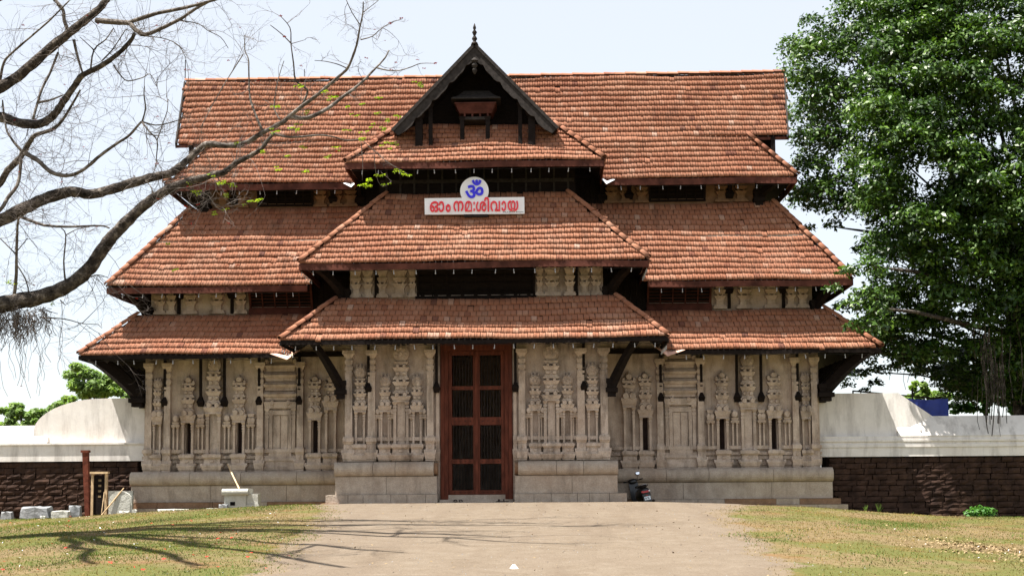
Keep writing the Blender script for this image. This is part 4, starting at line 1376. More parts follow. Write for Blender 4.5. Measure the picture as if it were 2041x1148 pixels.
for T in (CL, CM):
    (ye_, ze_, he_) = T[0]
    for sgn in (-1, 1):
        light_string((sgn * (he_ - 0.02), ye_ + 0.1, ze_), (sgn * (he_ - 0.02), ye_ + 2.2, ze_), 0.24, 6,
                     'string of small white bulbs running back under the %s end of the %s porch eave' % ('left' if sgn < 0 else 'right', 'lowest' if T is CL else 'middle'))

# ------------------------------------------------------------------ compound walls
BR = []
for k in range(4):
    r_ = random.Random(50 + k)
    mb = MB()
    j = lambda s: r_.uniform(-s, s)
    # front face with a few uneven points
    nxg, nzg = 4, 3
    P = []
    for iz in range(nzg):
        for ix in range(nxg):
            edge = ix in (0, nxg - 1) or iz in (0, nzg - 1)
            P.append((ix / (nxg - 1) - 0.5 + j(0.03), (-0.5 if not edge else -0.44) + j(0.09), iz / (nzg - 1) - 0.5 + j(0.07)))
    fs = [(iz * nxg + ix, iz * nxg + ix + 1, (iz + 1) * nxg + ix + 1, (iz + 1) * nxg + ix) for iz in range(nzg - 1) for ix in range(nxg - 1)]
    n0 = len(P)
    P += [(-0.5, 0.5, -0.5), (0.5, 0.5, -0.5), (0.5, 0.5, 0.5), (-0.5, 0.5, 0.5)]
    bot = list(range(nxg)); top = list(range((nzg - 1) * nxg, nzg * nxg))
    fs += [tuple(bot[::-1]) + (n0, n0 + 1), tuple(top) + (n0 + 2, n0 + 3), (n0, n0 + 3, n0 + 2, n0 + 1)]
    fs += [tuple([0, nxg, 2 * nxg, n0 + 3, n0]), tuple([2 * nxg + nxg - 1, nxg + nxg - 1, nxg - 1, n0 + 1, n0 + 2])]
    mb.add(P, fs)
    me = bpy.data.meshes.new('brick'); me.from_pydata(mb.v, [], mb.f); me.materials.append(MAT['brick']); me.update(); fix_normals(me)
    BR.append(me)

def brick_face(parent, x0, x1, z0, z1, y, bl=0.48, bh=0.192):
    z = z0; row = 0
    while z < z1 - 0.05:
        h = min(bh * random.uniform(0.92, 1.08), z1 - z)
        x = x0 - (bl * 0.5 if row % 2 else 0) + random.uniform(-0.08, 0.08)
        while x < x1:
            L = bl * random.uniform(0.7, 1.25)
            a, b = max(x, x0), min(x + L, x1)
            if b - a > 0.1:
                me = random.choice(BR)
                M = Matrix.Translation(((a + b) / 2, y + 0.10 + random.uniform(-0.03, 0.02), z + h / 2)) @ Matrix.Diagonal((b - a - 0.018, 0.22, h - 0.018, 1))
                if random.random() < 0.5: M = M @ Matrix.Rotation(math.pi, 4, 'Y')
                link('brick', me, parent, M)
            x += L
        z += h; row += 1

# left wall
LW = empty('compound_wall', (-16, 1.0, 0), 'white topped dark brick wall with a rounded hump, left of the gatehouse', 'wall')
MB().box(-40, -11.95, 0.66, 1.5, -1.2, 1.54).build('brick_core', 'mortar', LW)
brick_face(LW, -19.0, -11.98, -0.62, 1.52, 0.50)
m = MB(); m.box(-40, -11.7, 0.42, 1.5, 1.52, 2.10); m.box(-40, -11.7, 0.36, 1.5, 2.10, 2.16)
m.build('plaster_band', 'plaster_white', LW)
m = MB()
m.prism_x([(0.40, 2.16), (1.5, 2.16), (1.5, 2.80), (0.98, 2.80)], -40, -15.2)
m.build('coping', 'plaster_white', LW)
pts = [(-15.75, 2.16)]
for k in range(13):
    a = math.pi / 2 * k / 12
    pts.append((-13.3 - 2.45 * math.cos(a), 2.55 + 1.17 * math.sin(a)))
pts += [(-11.62, 3.73), (-11.62, 2.16)]
MB().prism(pts, 0.62, 1.5).build('hump', 'plaster_white', LW)
# right wall
RW = empty('compound_wall', (16, 1.0, 0), 'white topped dark brick wall with moulded bands and a stepped end, right of the gatehouse', 'wall')
MB().box(11.95, 42, 0.66, 1.5, -1.4, 1.50).build('brick_core', 'mortar', RW)
brick_face(RW, 11.98, 20.0, -0.85, 1.48, 0.50)
m = MB(); m.box(11.7, 42, 0.42, 1.5, 1.48, 1.80); m.build('plaster_band', 'plaster_white', RW)
m = MB(); m.box(11.7, 42, 0.38, 1.5, 1.80, 1.90); m.box(11.7, 42, 0.42, 1.5, 1.90, 1.99); m.box(11.7, 42, 0.37, 1.5, 1.99, 2.06); m.box(11.7, 42, 0.42, 1.5, 2.06, 2.18)
m.build('moulding', 'plaster_white', RW)
m = MB(); m.prism_x([(0.40, 2.18), (1.5, 2.18), (1.5, 2.88), (0.90, 2.88)], 14.4, 42); m.build('coping', 'plaster_white', RW)
m = MB()
m.add([(11.62, 0.60, 2.18), (14.95, 0.60, 2.18), (15.75, 0.92, 2.86), (14.5, 0.66, 3.68), (11.62, 0.66, 3.68),
       (11.62, 1.5, 2.18), (15.6, 1.5, 2.18), (15.75, 1.5, 2.86), (14.5, 1.5, 3.68), (11.62, 1.5, 3.68)],
      [(0, 1, 3, 4), (1, 2, 3), (5, 9, 8, 7, 6), (2, 7, 8, 3), (3, 8, 9, 4), (0, 4, 9, 5), (1, 6, 7, 2), (0, 5, 6, 1)])
m.build('stepped_end', 'plaster_white', RW)

# blue tarpaulin and pipe behind the right wall
a = U(1808, 793, 2.2); b = U(1892, 828, 2.2)
m = MB(); N = 10; vs = []; fs = []
for k in range(N + 1):
    t = k / N; x = a.x + (b.x - a.x) * t
    sag_ = 0.07 * math.sin(math.pi * t)
    for j, zz in enumerate((a.z - sag_ + (0 if t < 0.9 else -0.02), (a.z + b.z) / 2, b.z - 0.9)):
        vs.append((x, 2.2 + 0.06 * math.sin(t * 14 + j) + 0.03 * j, zz))
for k in range(N):
    for j in range(2):
        i = k * 3 + j; fs.append((i, i + 3, i + 4, i + 1))
n0 = len(vs); vs += [(x, y + 0.01, z) for x, y, z in vs]; fs += [tuple(i + n0 for i in q[::-1]) for q in fs]
m.add(vs, fs); m.build('tarpaulin', 'tarp_blue', label='blue tarpaulin hung behind the right compound wall', cat='tarpaulin', smooth_=True)
a = U(1700, 779, 2.3); b = U(1880, 795, 2.3); q1 = U(1818, 772, 2.3)
pp = empty('pipe_rail', (a.x, 2.3, 2.0), 'thin dark pipe rail above the blue tarpaulin', 'rail')
MB().tube([a, b], 0.03, 6).build('rail_pipe', 'iron', pp)
MB().tube([q1, (q1.x, 2.3, 0.0)], 0.03, 6).build('rail_post', 'iron', pp)
MB().tube([(a.x, 2.3, a.z + 0.02), (a.x, 2.3, 0.0)], 0.03, 6).build('rail_post', 'iron', pp)

# ------------------------------------------------------------------ things on the ground by the left wing
def gp(px, Y):                                         # ground point below a photo column at depth Y
    X = U(px, 1000, Y).x
    return X, gz(X, Y)

# rusty post
b = U(173, 1000, -1.3); zb = gz(b.x, -1.3); tp = U(171, 897, -1.3)
m = MB()
m.bar((b.x + 0.07, -1.3, zb - 0.3), (tp.x, -1.3, tp.z - 0.08), 0.13, 0.13, (0, 1, 0), 0.19, 0.16)
p = m.build('rusty_post', 'rust', label='rusty brown iron post standing by the left brick wall', cat='post')
MB().box(tp.x - 0.14, tp.x + 0.13, -1.40, -1.20, tp.z - 0.08, tp.z).build('post_cap', 'rust', p)

# wooden notice frame with papers
a = U(183, 944, -0.75); b = U(212, 1012, -0.75); yN = -0.75; zb = gz(a.x, yN)
nf = empty('notice_frame', ((a.x + b.x) / 2, yN, zb), 'narrow wooden frame with a dark panel leaning at the brick wall', 'frame')
for xx in (a.x + 0.035, b.x - 0.02):
    MB().box(xx - 0.04, xx + 0.04, yN - 0.04, yN + 0.06, zb - 0.05, a.z).build('frame_post', 'wood_raw', nf)
MB().box(a.x - 0.06, b.x + 0.06, yN - 0.12, yN + 0.12, a.z, a.z + 0.07).build('frame_top', 'wood_raw', nf)
MB().box(a.x + 0.08, b.x - 0.06, yN + 0.0, yN + 0.03, zb + 0.2, a.z - 0.06).build('panel', 'wood_dark', nf)
for k in range(4):
    z_ = a.z - 0.22 - k * 0.18
    MB().box((a.x + b.x) / 2 - 0.03, (a.x + b.x) / 2 + 0.07, yN - 0.008, yN - 0.002, z_ - 0.04, z_ + 0.03).build('paper_slip', 'straw', nf)

def stick(p, q, r, name, label, mat='wood_raw'):
    MB().tube([p, Vector(p).lerp(Vector(q), 0.5) + Vector((0, 0, -0.01)), q], [r, r * 0.95, r * 0.8], 7).build(name, mat, label=label, cat='pole')

p = U(186, 1019, -1.55); q = U(247, 972, -1.45)
stick((p.x, -1.6, gz(p.x, -1.6)), q, 0.025, 'wooden_pole', 'pale pole leaning across the half-round stone slab')
p = U(200, 1016, -1.1); q = U(208, 980, -0.80)
stick((p.x, -1.1, gz(p.x, -1.1)), q, 0.018, 'wooden_pole', 'short thin stick leaning on the notice frame')

def slab_arch(px0, px1, py_top, Y, th, name, label, mat='stone_pale'):
    a = U(px0, py_top, Y); b = U(px1, py_top, Y); X = (a.x + b.x) / 2; w = (b.x - a.x) / 2
    zb = gz(X, Y) - 0.08
    pts = [(X - w, zb)]
    zc = a.z - w * 0.85
    for k in range(15):
        an = math.pi - math.pi * k / 14
        pts.append((X + w * math.cos(an), zc + w * 0.85 * math.sin(an)))
    pts.append((X + w, zb))
    m = MB(); m.prism(pts, Y, Y + th)
    o_ = m.build(name, mat, label=label, cat='stone slab')
    inner = [(X + (x - X) * 0.86, zb + 0.05 + (z - zb - 0.05) * 0.90) for x, z in pts]
    m = MB(); m.prism(inner, Y - 0.02, Y + 0.02); m.build('raised_face', 'stone_pale', o_)
    return o_
slab_arch(217, 263, 979, -1.45, 0.14, 'stone_slab', 'half-round pale stone slab propped upright beside the plinth')
a = U(216, 978, -1.05); b = U(264, 1012, -1.05)
MB().box(a.x, b.x, -1.05, -0.95, gz(a.x, -1.05) - 0.05, a.z).build('stone_slab', 'slab_grey', label='square pale slab standing behind the half-round stone', cat='stone slab')

def rock(px0, px1, py0, Y, label, seed, mat='rock_grey', flat=False, depth=None):
    a = U(px0, py0, Y); b = U(px1, py0, Y); X = (a.x + b.x) / 2; w = b.x - a.x
    zb = gz(X, Y); h = max(0.10, a.z - zb); d = depth or w * 0.6
    bm = bmesh.new()
    bmesh.ops.create_cube(bm, size=1.0)
    bmesh.ops.subdivide_edges(bm, edges=bm.edges[:], cuts=3, use_grid_fill=True)
    r_ = random.Random(seed)
    for v in bm.verts:
        k = 1.0 - (0.10 if flat else 0.20) * (abs(v.co.x * v.co.y * v.co.z) * 8)
        v.co = Vector((v.co.x * w * k + r_.uniform(-1, 1) * 0.035 * w, v.co.y * d * k + r_.uniform(-1, 1) * 0.03 * d, (v.co.z * k + 0.42) * h * 1.1 + r_.uniform(-1, 1) * 0.03 * h))
    me = bpy.data.meshes.new('rock'); bm.to_mesh(me); bm.free()
    me.materials.append(MAT[mat])
    o_ = link('rock' if not flat else 'stone_block', me, None, Matrix.Translation((X, Y, zb - 0.03)))
    return tag(o_, label, 'rock' if not flat else 'stone')

rock(45, 104, 1008, -2.2, 'large squarish grey rock below the left brick wall', 1)
rock(138, 162, 1006, -2.0, 'upright bluish grey rock left of the rusty post', 2)
rock(3, 26, 1018, -2.4, 'small grey rock at the left edge of the photo', 3)
rock(104, 140, 1016, -2.2, 'low white stone block between two grey rocks', 4, 'stone_pale', True)
rock(316, 378, 1013, -1.9, 'long low white stone slab lying before the left plinth', 5, 'stone_pale', True, 0.35)
rock(410, 450, 1011, -2.4, 'low pale stone block left of the pedestal', 6, 'stone_pale', True, 0.3)
rock(436, 455, 1003, -2.7, 'dark rough rock at the foot of the pedestal', 7)
rock(80, 92, 1026, -3.1, 'little pale stone at the grass edge under the large grey rock', 8, 'stone_pale')
rock(238, 258, 1017, -2.2, 'little white stone in front of the half-round slab', 9, 'stone_pale')
rock(264, 273, 1014, -1.9, 'small white block at the corner of the plinth', 10, 'stone_pale', True)
# rubble strip: many little stones along the foot of the wall
V_, F_ = [], []
for k in range(420):
    px = random.uniform(-10, 450); Y = random.uniform(-3.2, -1.9)
    X = U(px, 1000, Y).x; r_ = random.uniform(0.012, 0.055)
    z = gz(X, Y)
    n0 = len(V_)
    for sx, sy, sz in ((1, 0, 0), (-1, 0, 0), (0, 1, 0), (0, -1, 0), (0, 0, 1), (0, 0, -1)):
        V_.append((X + sx * r_ * random.uniform(0.7, 1.5), Y + sy * r_ * random.uniform(0.7, 1.3), z + 0.3 * r_ + sz * r_ * random.uniform(0.5, 0.9)))
    for t_ in ((0, 2, 4), (2, 1, 4), (1, 3, 4), (3, 0, 4), (2, 0, 5), (1, 2, 5), (3, 1, 5), (0, 3, 5)): F_.append(tuple(i + n0 for i in t_))
tag(link('rubble', fast_mesh('rubble', np.array(V_), np.array(F_), 'stone_pale')), 'small pale rubble strewn along the foot of the left wall', 'rubble', kind='stuff')

# stone pedestal
Yp = -2.5
a = U(442, 974, Yp); b = U(497, 986, Yp); zb = gz(a.x, Yp)
ped = empty('stone_pedestal', ((a.x + b.x) / 2, Yp, zb), 'pale stone pedestal with a rounded cap before the left plinth', 'pedestal')
x0, x1 = a.x, b.x
bx0 = U(447, 990, Yp).x; bx1 = U(490, 990, Yp).x; bx2 = U(513, 990, Yp).x
m = MB()
h = a.z - b.z
pr = []
for k in range(9):
    an = -math.pi / 2 + math.pi * k / 8
    pr.append((Yp - 0.05 - 0.08 * math.cos(an), (a.z + b.z) / 2 + h / 2 * math.sin(an)))
pr += [(Yp + 0.65, a.z), (Yp + 0.65, b.z)]
bm_ = MB().prism_x(pr, x0 + 0.03, x1 - 0.03)
bm_.build('cap', 'stone_pale', ped)
for s, xx in ((-1, x0), (1, x1)):
    MB().box(min(xx, xx - s * 0.05), max(xx, xx - s * 0.05), Yp - 0.02, Yp + 0.62, b.z + 0.03, a.z - 0.03).build('cap_end', 'stone_pale', ped)
MB().box(bx0, bx1, Yp, Yp + 0.6, zb - 0.1, b.z).build('body', 'stone_pale', ped)
zt = U(505, 984, Yp).z
MB().box(bx1 + 0.004, bx2, Yp + 0.08, Yp + 0.5, (zb + zt) / 2 + 0.02, zt).build('side_block', 'stone_pale', ped)
MB().box(bx1 + 0.004, bx2 + 0.04, Yp + 0.05, Yp + 0.5, zb - 0.1, (zb + zt) / 2 + 0.015).build('side_block', 'stone_pale', ped)
q = U(460, 1004, Yp)
MB().box(q.x - 0.02, q.x + 0.14, Yp - 0.004, Yp + 0.02, q.z - 0.05, q.z + 0.07).build('niche', 'dark_void', ped)
p = U(477, 972, Yp + 0.2); q = U(438, 926, Yp + 0.9)
stick((p.x, Yp + 0.2, a.z), (q.x, PY - 0.1, q.z + 0.03), 0.025, 'wooden_pole', 'pale pole leaning from the pedestal cap against the plinth')

# sandals at the door
def sandal(px, py, Y, rot, label, group):
    p = U(px, py, Y)
    z0 = 0.062 if Y > -2.95 else gz(p.x, Y)
    o_ = empty('sandal', (p.x, Y, z0), label, 'sandal', group)
    m = MB(); pts = []
    for k in range(12):
        a = 2 * math.pi * k / 12
        w = 0.045 if math.cos(a) < 0 else 0.055
        X_, Y_ = w * math.sin(a), 0.13 * math.cos(a)
        pts.append((p.x + X_ * math.cos(rot) - Y_ * math.sin(rot), Y + X_ * math.sin(rot) + Y_ * math.cos(rot)))
    n_ = len(pts)
    m.add([(x, y, z0) for x, y in pts] + [(x, y, z0 + 0.025) for x, y in pts],
          [tuple(range(n_))[::-1], tuple(range(n_, 2 * n_))] + [(i, (i + 1) % n_, (i + 1) % n_ + n_, i + n_) for i in range(n_)])
    m.build('sole', 'leather', o_)
    arc = []
    for k in range(7):
        a = math.pi * k / 6
        X_, Y_ = 0.055 * math.cos(a), 0.03
        arc.append((p.x + X_ * math.cos(rot) - Y_ * math.sin(rot), Y + X_ * math.sin(rot) + Y_ * math.cos(rot), z0 + 0.02 + 0.055 * math.sin(a)))
    MB().tube(arc, 0.018, 6).build('strap', 'leather', o_)
sandal(908, 988, -2.75, 0.2, 'left one of two dark sandals on the door step', 'sandals at the door')
sandal(918, 988, -2.75, -0.1, 'right one of two dark sandals on the door step', 'sandals at the door')
sandal(996, 983, -2.60, 1.2, 'dark sandal lying by the right door post, nearer the middle', 'sandals at the door')
sandal(1006, 981, -2.55, 1.5, 'dark sandal lying against the right door post', 'sandals at the door')

# ------------------------------------------------------------------ scooter, seen from behind, on its side stand
SX, SYc = U(1289, 990, -1.55).x, -1.55
SZ = gz(SX, SYc)
scoot = empty('parked_scooter', (SX, SYc, SZ), 'black scooter parked by the right plinth with its tail to the path', 'scooter')
lean = R(-11); yaw = R(12)
def tf(v):
    x, y, z = v
    x, z = x * math.cos(lean) + z * math.sin(lean), -x * math.sin(lean) + z * math.cos(lean)
    x, y = x * math.cos(yaw) - y * math.sin(yaw), x * math.sin(yaw) + y * math.cos(yaw)
    return (SX + x, SYc + y, SZ + z)
def spart(m, name, mat, parent=None, sm=True):
    m.v = [tf(v) for v in m.v]
    return m.build(name, mat, parent or scoot, sm)
def loft(sections, n=14):
    """closed rings: (y, cx, cz, rx, rz)"""
    m = MB()
    for (y, cx, cz, rx, rz) in sections:
        for k in range(n):
            a = 2 * math.pi * k / n
            c_, s_ = math.cos(a), math.sin(a)
            e = lambda q: math.copysign(abs(q) ** 0.75, q)
            m.v.append((cx + rx * e(c_), y, cz + rz * e(s_)))
    for i in range(len(sections) - 1):
        for k in range(n):
            a = i * n + k; b = i * n + (k + 1) % n
            m.f.append((a, b, b + n, a + n))
    m.f.append(tuple(range(n))[::-1]); m.f.append(tuple((len(sections) - 1) * n + k for k in range(n)))
    return m
for yy, nm in ((-0.05, 'rear_wheel'), (1.22, 'front_wheel')):
    m = MB()
    prof = []
    R0, r0 = 0.185, 0.05
    for i in range(20):
        a = 2 * math.pi * i / 20
        for j in range(8):
            b = 2 * math.pi * j / 8
            m.v.append(((r0 * math.cos(b)), yy + (R0 + r0 * math.sin(b)) * math.cos(a), 0.235 + (R0 + r0 * math.sin(b)) * math.sin(a)))
    for i in range(20):
        for j in range(8):
            m.f.append((i * 8 + j, i * 8 + (j + 1) % 8, ((i + 1) % 20) * 8 + (j + 1) % 8, ((i + 1) % 20) * 8 + j))
    w_ = spart(m, nm, 'rubber')
    spart(MB().lathe((-0.03, yy, 0.235), [(0.14, 0), (0.15, 0.02), (0.15, 0.05), (0.14, 0.06)], 14, 'x'), 'rim', 'grey_metal', w_)
body = spart(loft([(-0.32, 0, 0.62, 0.10, 0.08), (-0.28, 0, 0.60, 0.15, 0.14), (-0.10, 0, 0.58, 0.20, 0.19), (0.20, 0, 0.54, 0.20, 0.20), (0.45, 0, 0.48, 0.17, 0.18), (0.55, 0, 0.42, 0.14, 0.12)]), 'tail_body', 'black_paint')
spart(loft([(-0.22, 0, 0.80, 0.11, 0.03), (-0.05, 0, 0.80, 0.15, 0.05), (0.25, 0, 0.79, 0.15, 0.05), (0.50, 0, 0.78, 0.11, 0.04)]), 'seat', 'leather')
spart(loft([(0.45, 0, 0.27, 0.15, 0.04), (0.85, 0, 0.27, 0.16, 0.04)]), 'footboard', 'black_paint')
spart(MB().hexa([(-0.20, 0.86, 0.27), (0.20, 0.86, 0.27), (0.18, 0.98, 0.27), (-0.18, 0.98, 0.27), (-0.15, 1.00, 0.92), (0.15, 1.00, 0.92), (0.12, 1.10, 0.90), (-0.12, 1.10, 0.90)]), 'leg_shield', 'black_paint', None, False)
spart(loft([(0.92, 0, 0.95, 0.10, 0.05), (1.0, 0, 0.97, 0.16, 0.09), (1.1, 0, 0.96, 0.13, 0.09), (1.16, 0, 0.94, 0.06, 0.05)]), 'handlebar_cowl', 'black_paint')
hb = spart(MB().tube([(-0.34, 0.93, 1.00), (-0.2, 0.99, 0.99), (0, 1.02, 0.98), (0.2, 0.99, 0.99), (0.34, 0.93, 1.00)], 0.014, 8), 'handlebar', 'iron')
for s in (-1, 1):
    spart(MB().tube([(s * 0.34, 0.93, 1.0), (s * 0.23, 0.985, 0.993)], 0.020, 8), 'grip', 'rubber', hb)
    spart(MB().tube([(s * 0.22, 1.03, 0.97), (s * 0.36, 0.98, 0.965)], 0.007, 6), 'brake_lever', 'grey_metal', hb)
spart(MB().tube([(0.16, 0.99, 1.0), (0.19, 0.96, 1.12), (0.20, 0.95, 1.16)], 0.007, 6), 'mirror_stem', 'iron')
mir = loft([(0.955, 0.20, 1.215, 0.045, 0.03), (0.94, 0.20, 1.215, 0.075, 0.055), (0.925, 0.20, 1.215, 0.075, 0.055)], 14)
spart(mir, 'mirror', 'black_paint')
mg = MB()
for k in range(14):
    a = 2 * math.pi * k / 14
    mg.v.append((0.20 + 0.068 * math.cos(a), 0.917 + 0.011 * math.sin(a), 1.215 + 0.048 * math.sin(a)))
mg.f.append(tuple(range(14)))
spart(mg, 'mirror_glass', 'mirror', None, False)
spart(MB().tube([(-0.17, 0.18, 0.76), (-0.18, -0.10, 0.82), (-0.12, -0.27, 0.86), (0, -0.31, 0.875), (0.12, -0.27, 0.86), (0.18, -0.10, 0.82), (0.17, 0.18, 0.76)], 0.015, 8), 'grab_rail', 'grey_metal')
tl = spart(MB().hexa([(-0.12, -0.335, 0.60), (0.12, -0.335, 0.60), (0.12, -0.25, 0.60), (-0.12, -0.25, 0.60), (-0.10, -0.33, 0.66), (0.10, -0.33, 0.66), (0.10, -0.25, 0.66), (-0.10, -0.25, 0.66)]), 'tail_lamp', 'lamp_red', None, False)
spart(MB().hexa([(0.10, -0.338, 0.62), (0.155, -0.32, 0.62), (0.155, -0.25, 0.62), (0.10, -0.25, 0.62), (0.09, -0.335, 0.67), (0.14, -0.318, 0.67), (0.14, -0.25, 0.67), (0.09, -0.25, 0.67)]), 'indicator', 'lamp_clear', tl, False)
spart(MB().hexa([(-0.155, -0.32, 0.62), (-0.10, -0.338, 0.62), (-0.10, -0.25, 0.62), (-0.155, -0.25, 0.62), (-0.14, -0.318, 0.67), (-0.09, -0.335, 0.67), (-0.09, -0.25, 0.67), (-0.14, -0.25, 0.67)]), 'indicator', 'lamp_red', tl, False)
spart(MB().hexa([(-0.13, -0.36, 0.26), (0.13, -0.36, 0.26), (0.12, -0.30, 0.26), (-0.12, -0.30, 0.26), (-0.14, -0.33, 0.56), (0.14, -0.33, 0.56), (0.14, -0.26, 0.56), (-0.14, -0.26, 0.56)]), 'mudguard', 'black_paint', None, False)
pl = spart(MB().box(-0.105, 0.105, -0.375, -0.367, 0.36, 0.475), 'number_plate', 'plate_white', None, False)
mk = MB()
for xx, zz, w_, h_ in ((-0.055, 0.42, 0.03, 0.06), (0.02, 0.44, 0.05, 0.018), (0.03, 0.40, 0.06, 0.018)):
    mk.box(xx - w_ / 2, xx + w_ / 2, -0.3785, -0.3755, zz - h_ / 2, zz + h_ / 2)
spart(mk, 'plate_marks', 'ink', pl, False)
spart(MB().box(-0.03, 0.03, -0.362, -0.35, 0.50, 0.52), 'reflector', 'lamp_red', None, False)
spart(MB().tube([(0.14, 0.1, 0.25), (0.17, -0.25, 0.27), (0.18, -0.40, 0.30)], [0.03, 0.045, 0.045], 10), 'exhaust', 'iron')
spart(MB().tube([(-0.15, 0.25, 0.26), (-0.24, 0.25, -0.02 + 0.045)], 0.012, 6), 'side_stand', 'iron')
spart(MB().tube([(0.15, 0.2, 0.33), (0.26, 0.2, 0.33)], 0.02, 6), 'footrest', 'rubber')

# ------------------------------------------------------------------ litter and plants on the ground
def litter(px, Y, w, label):
    X = U(px, 1100, Y).x; z = gz(X, Y) + 0.012
    m = MB(); vs = []; n_ = 9
    for ring_ in range(3):
        for k in range(n_):
            a = 2 * math.pi * k / n_; r_ = w * (1, 0.65, 0.25)[ring_] * random.uniform(0.6, 1.1)
            vs.append((X + r_ * math.cos(a), Y + 0.8 * r_ * math.sin(a), z + (0.0, 0.03, 0.05)[ring_] * random.uniform(0.4, 1.4)))
    fs = [(r_ * n_ + k, r_ * n_ + (k + 1) % n_, (r_ + 1) * n_ + (k + 1) % n_, (r_ + 1) * n_ + k) for r_ in range(2) for k in range(n_)] + [tuple(2 * n_ + k for k in range(n_))]
    m.add(vs, fs); m.build('litter_scrap', 'paper', label=label, cat='litter')
litter(1024, -23.2, 0.09, 'crumpled white scrap of litter on the path in the foreground')

def leaf_cloud(N, centers, radii, size, flat=1.0, seed=0, shell=0.55, droop=0.0, low=None):
    """rhombic leaves on and in a set of ellipsoids; returns verts and quads"""
    r = np.random.default_rng(seed)
    centers = np.array(centers); radii = np.array(radii)
    w = (radii[:, 0] * radii[:, 2]); w = w / w.sum()
    c = r.choice(len(centers), N, p=w)
    d = r.normal(size=(N, 3)); d /= np.linalg.norm(d, axis=1)[:, None]
    if low is not None:
        d[:, 2] = np.where(d[:, 2] < low, -d[:, 2] * 0.6, d[:, 2])
    rad = shell + (1 - shell) * r.random(N) ** 0.6
    rad = rad * (1 + 0.10 * r.normal(size=N))
    P = centers[c] + d * radii[c] * rad[:, None]
    nrm = d * 0.55 + np.array([0, -0.15, 0.75]) + 0.55 * r.normal(size=(N, 3)); nrm /= np.linalg.norm(nrm, axis=1)[:, None]
    t = np.cross(nrm, r.normal(size=(N, 3))); t /= np.linalg.norm(t, axis=1)[:, None]
    t[:, 2] -= droop; t /= np.linalg.norm(t, axis=1)[:, None]
    b = np.cross(nrm, t)
    s = size * r.uniform(0.65, 1.3, N)[:, None]
    fold = nrm * s * 0.12
    V = np.stack([P - t * s * 0.5, P + b * s * 0.24 + fold, P + t * s * 0.5, P - b * s * 0.24 + fold], 1).reshape(-1, 3)
    F = np.arange(N * 4).reshape(-1, 4)
    return V, F

# small leafy plant at the foot of the right wall
X = U(1953, 1020, -4.2).x; z = gz(X, -4.2)
pl_ = empty('leafy_plant', (X, -4.2, z), 'low bright green leafy plant at the foot of the right brick wall', 'plant')
V, Fq = leaf_cloud(420, [(X, -4.2, z + 0.16), (X - 0.3, -4.25, z + 0.12), (X + 0.3, -4.2, z + 0.13)], [(0.34, 0.3, 0.20), (0.22, 0.2, 0.12), (0.22, 0.2, 0.14)], 0.13, seed=3, shell=0.4)
link('foliage', fast_mesh('foliage', V, Fq, 'leaf_bush'), pl_)
m = MB()
for k in range(8):
    a = random.uniform(0, 6.28); m.tube([(X, -4.2, z - 0.03), (X + 0.2 * math.cos(a), -4.2 + 0.2 * math.sin(a), z + 0.2)], 0.006, 5)
m.build('stems', 'grass_green', pl_)
for px, Y, h, lb in ((1726, -3.9, 0.20, 'small grass tuft left of the two before the right wall'), (1752, -3.9, 0.26, 'taller grass tuft before the dark right brick wall'), (1818, -3.9, 0.10, 'tiny grass tuft between the taller tuft and the leafy plant')):
    X = U(px, 1010, Y).x; z = gz(X, Y)
    m = MB()
    for k in range(9):
        a = random.uniform(0, 6.28); s_ = random.uniform(0.2, 0.6) * h
        m.tube([(X, Y, z - 0.02), (X + s_ * 0.4 * math.cos(a), Y + s_ * 0.4 * math.sin(a), z + h * 0.6 * random.uniform(.7, 1.2)), (X + s_ * math.cos(a), Y + s_ * math.sin(a), z + h * random.uniform(0.7, 1.3))], [0.012, 0.010, 0.002], 4)
    m.build('grass_tuft', 'grass_green', label=lb, cat='grass tuft')

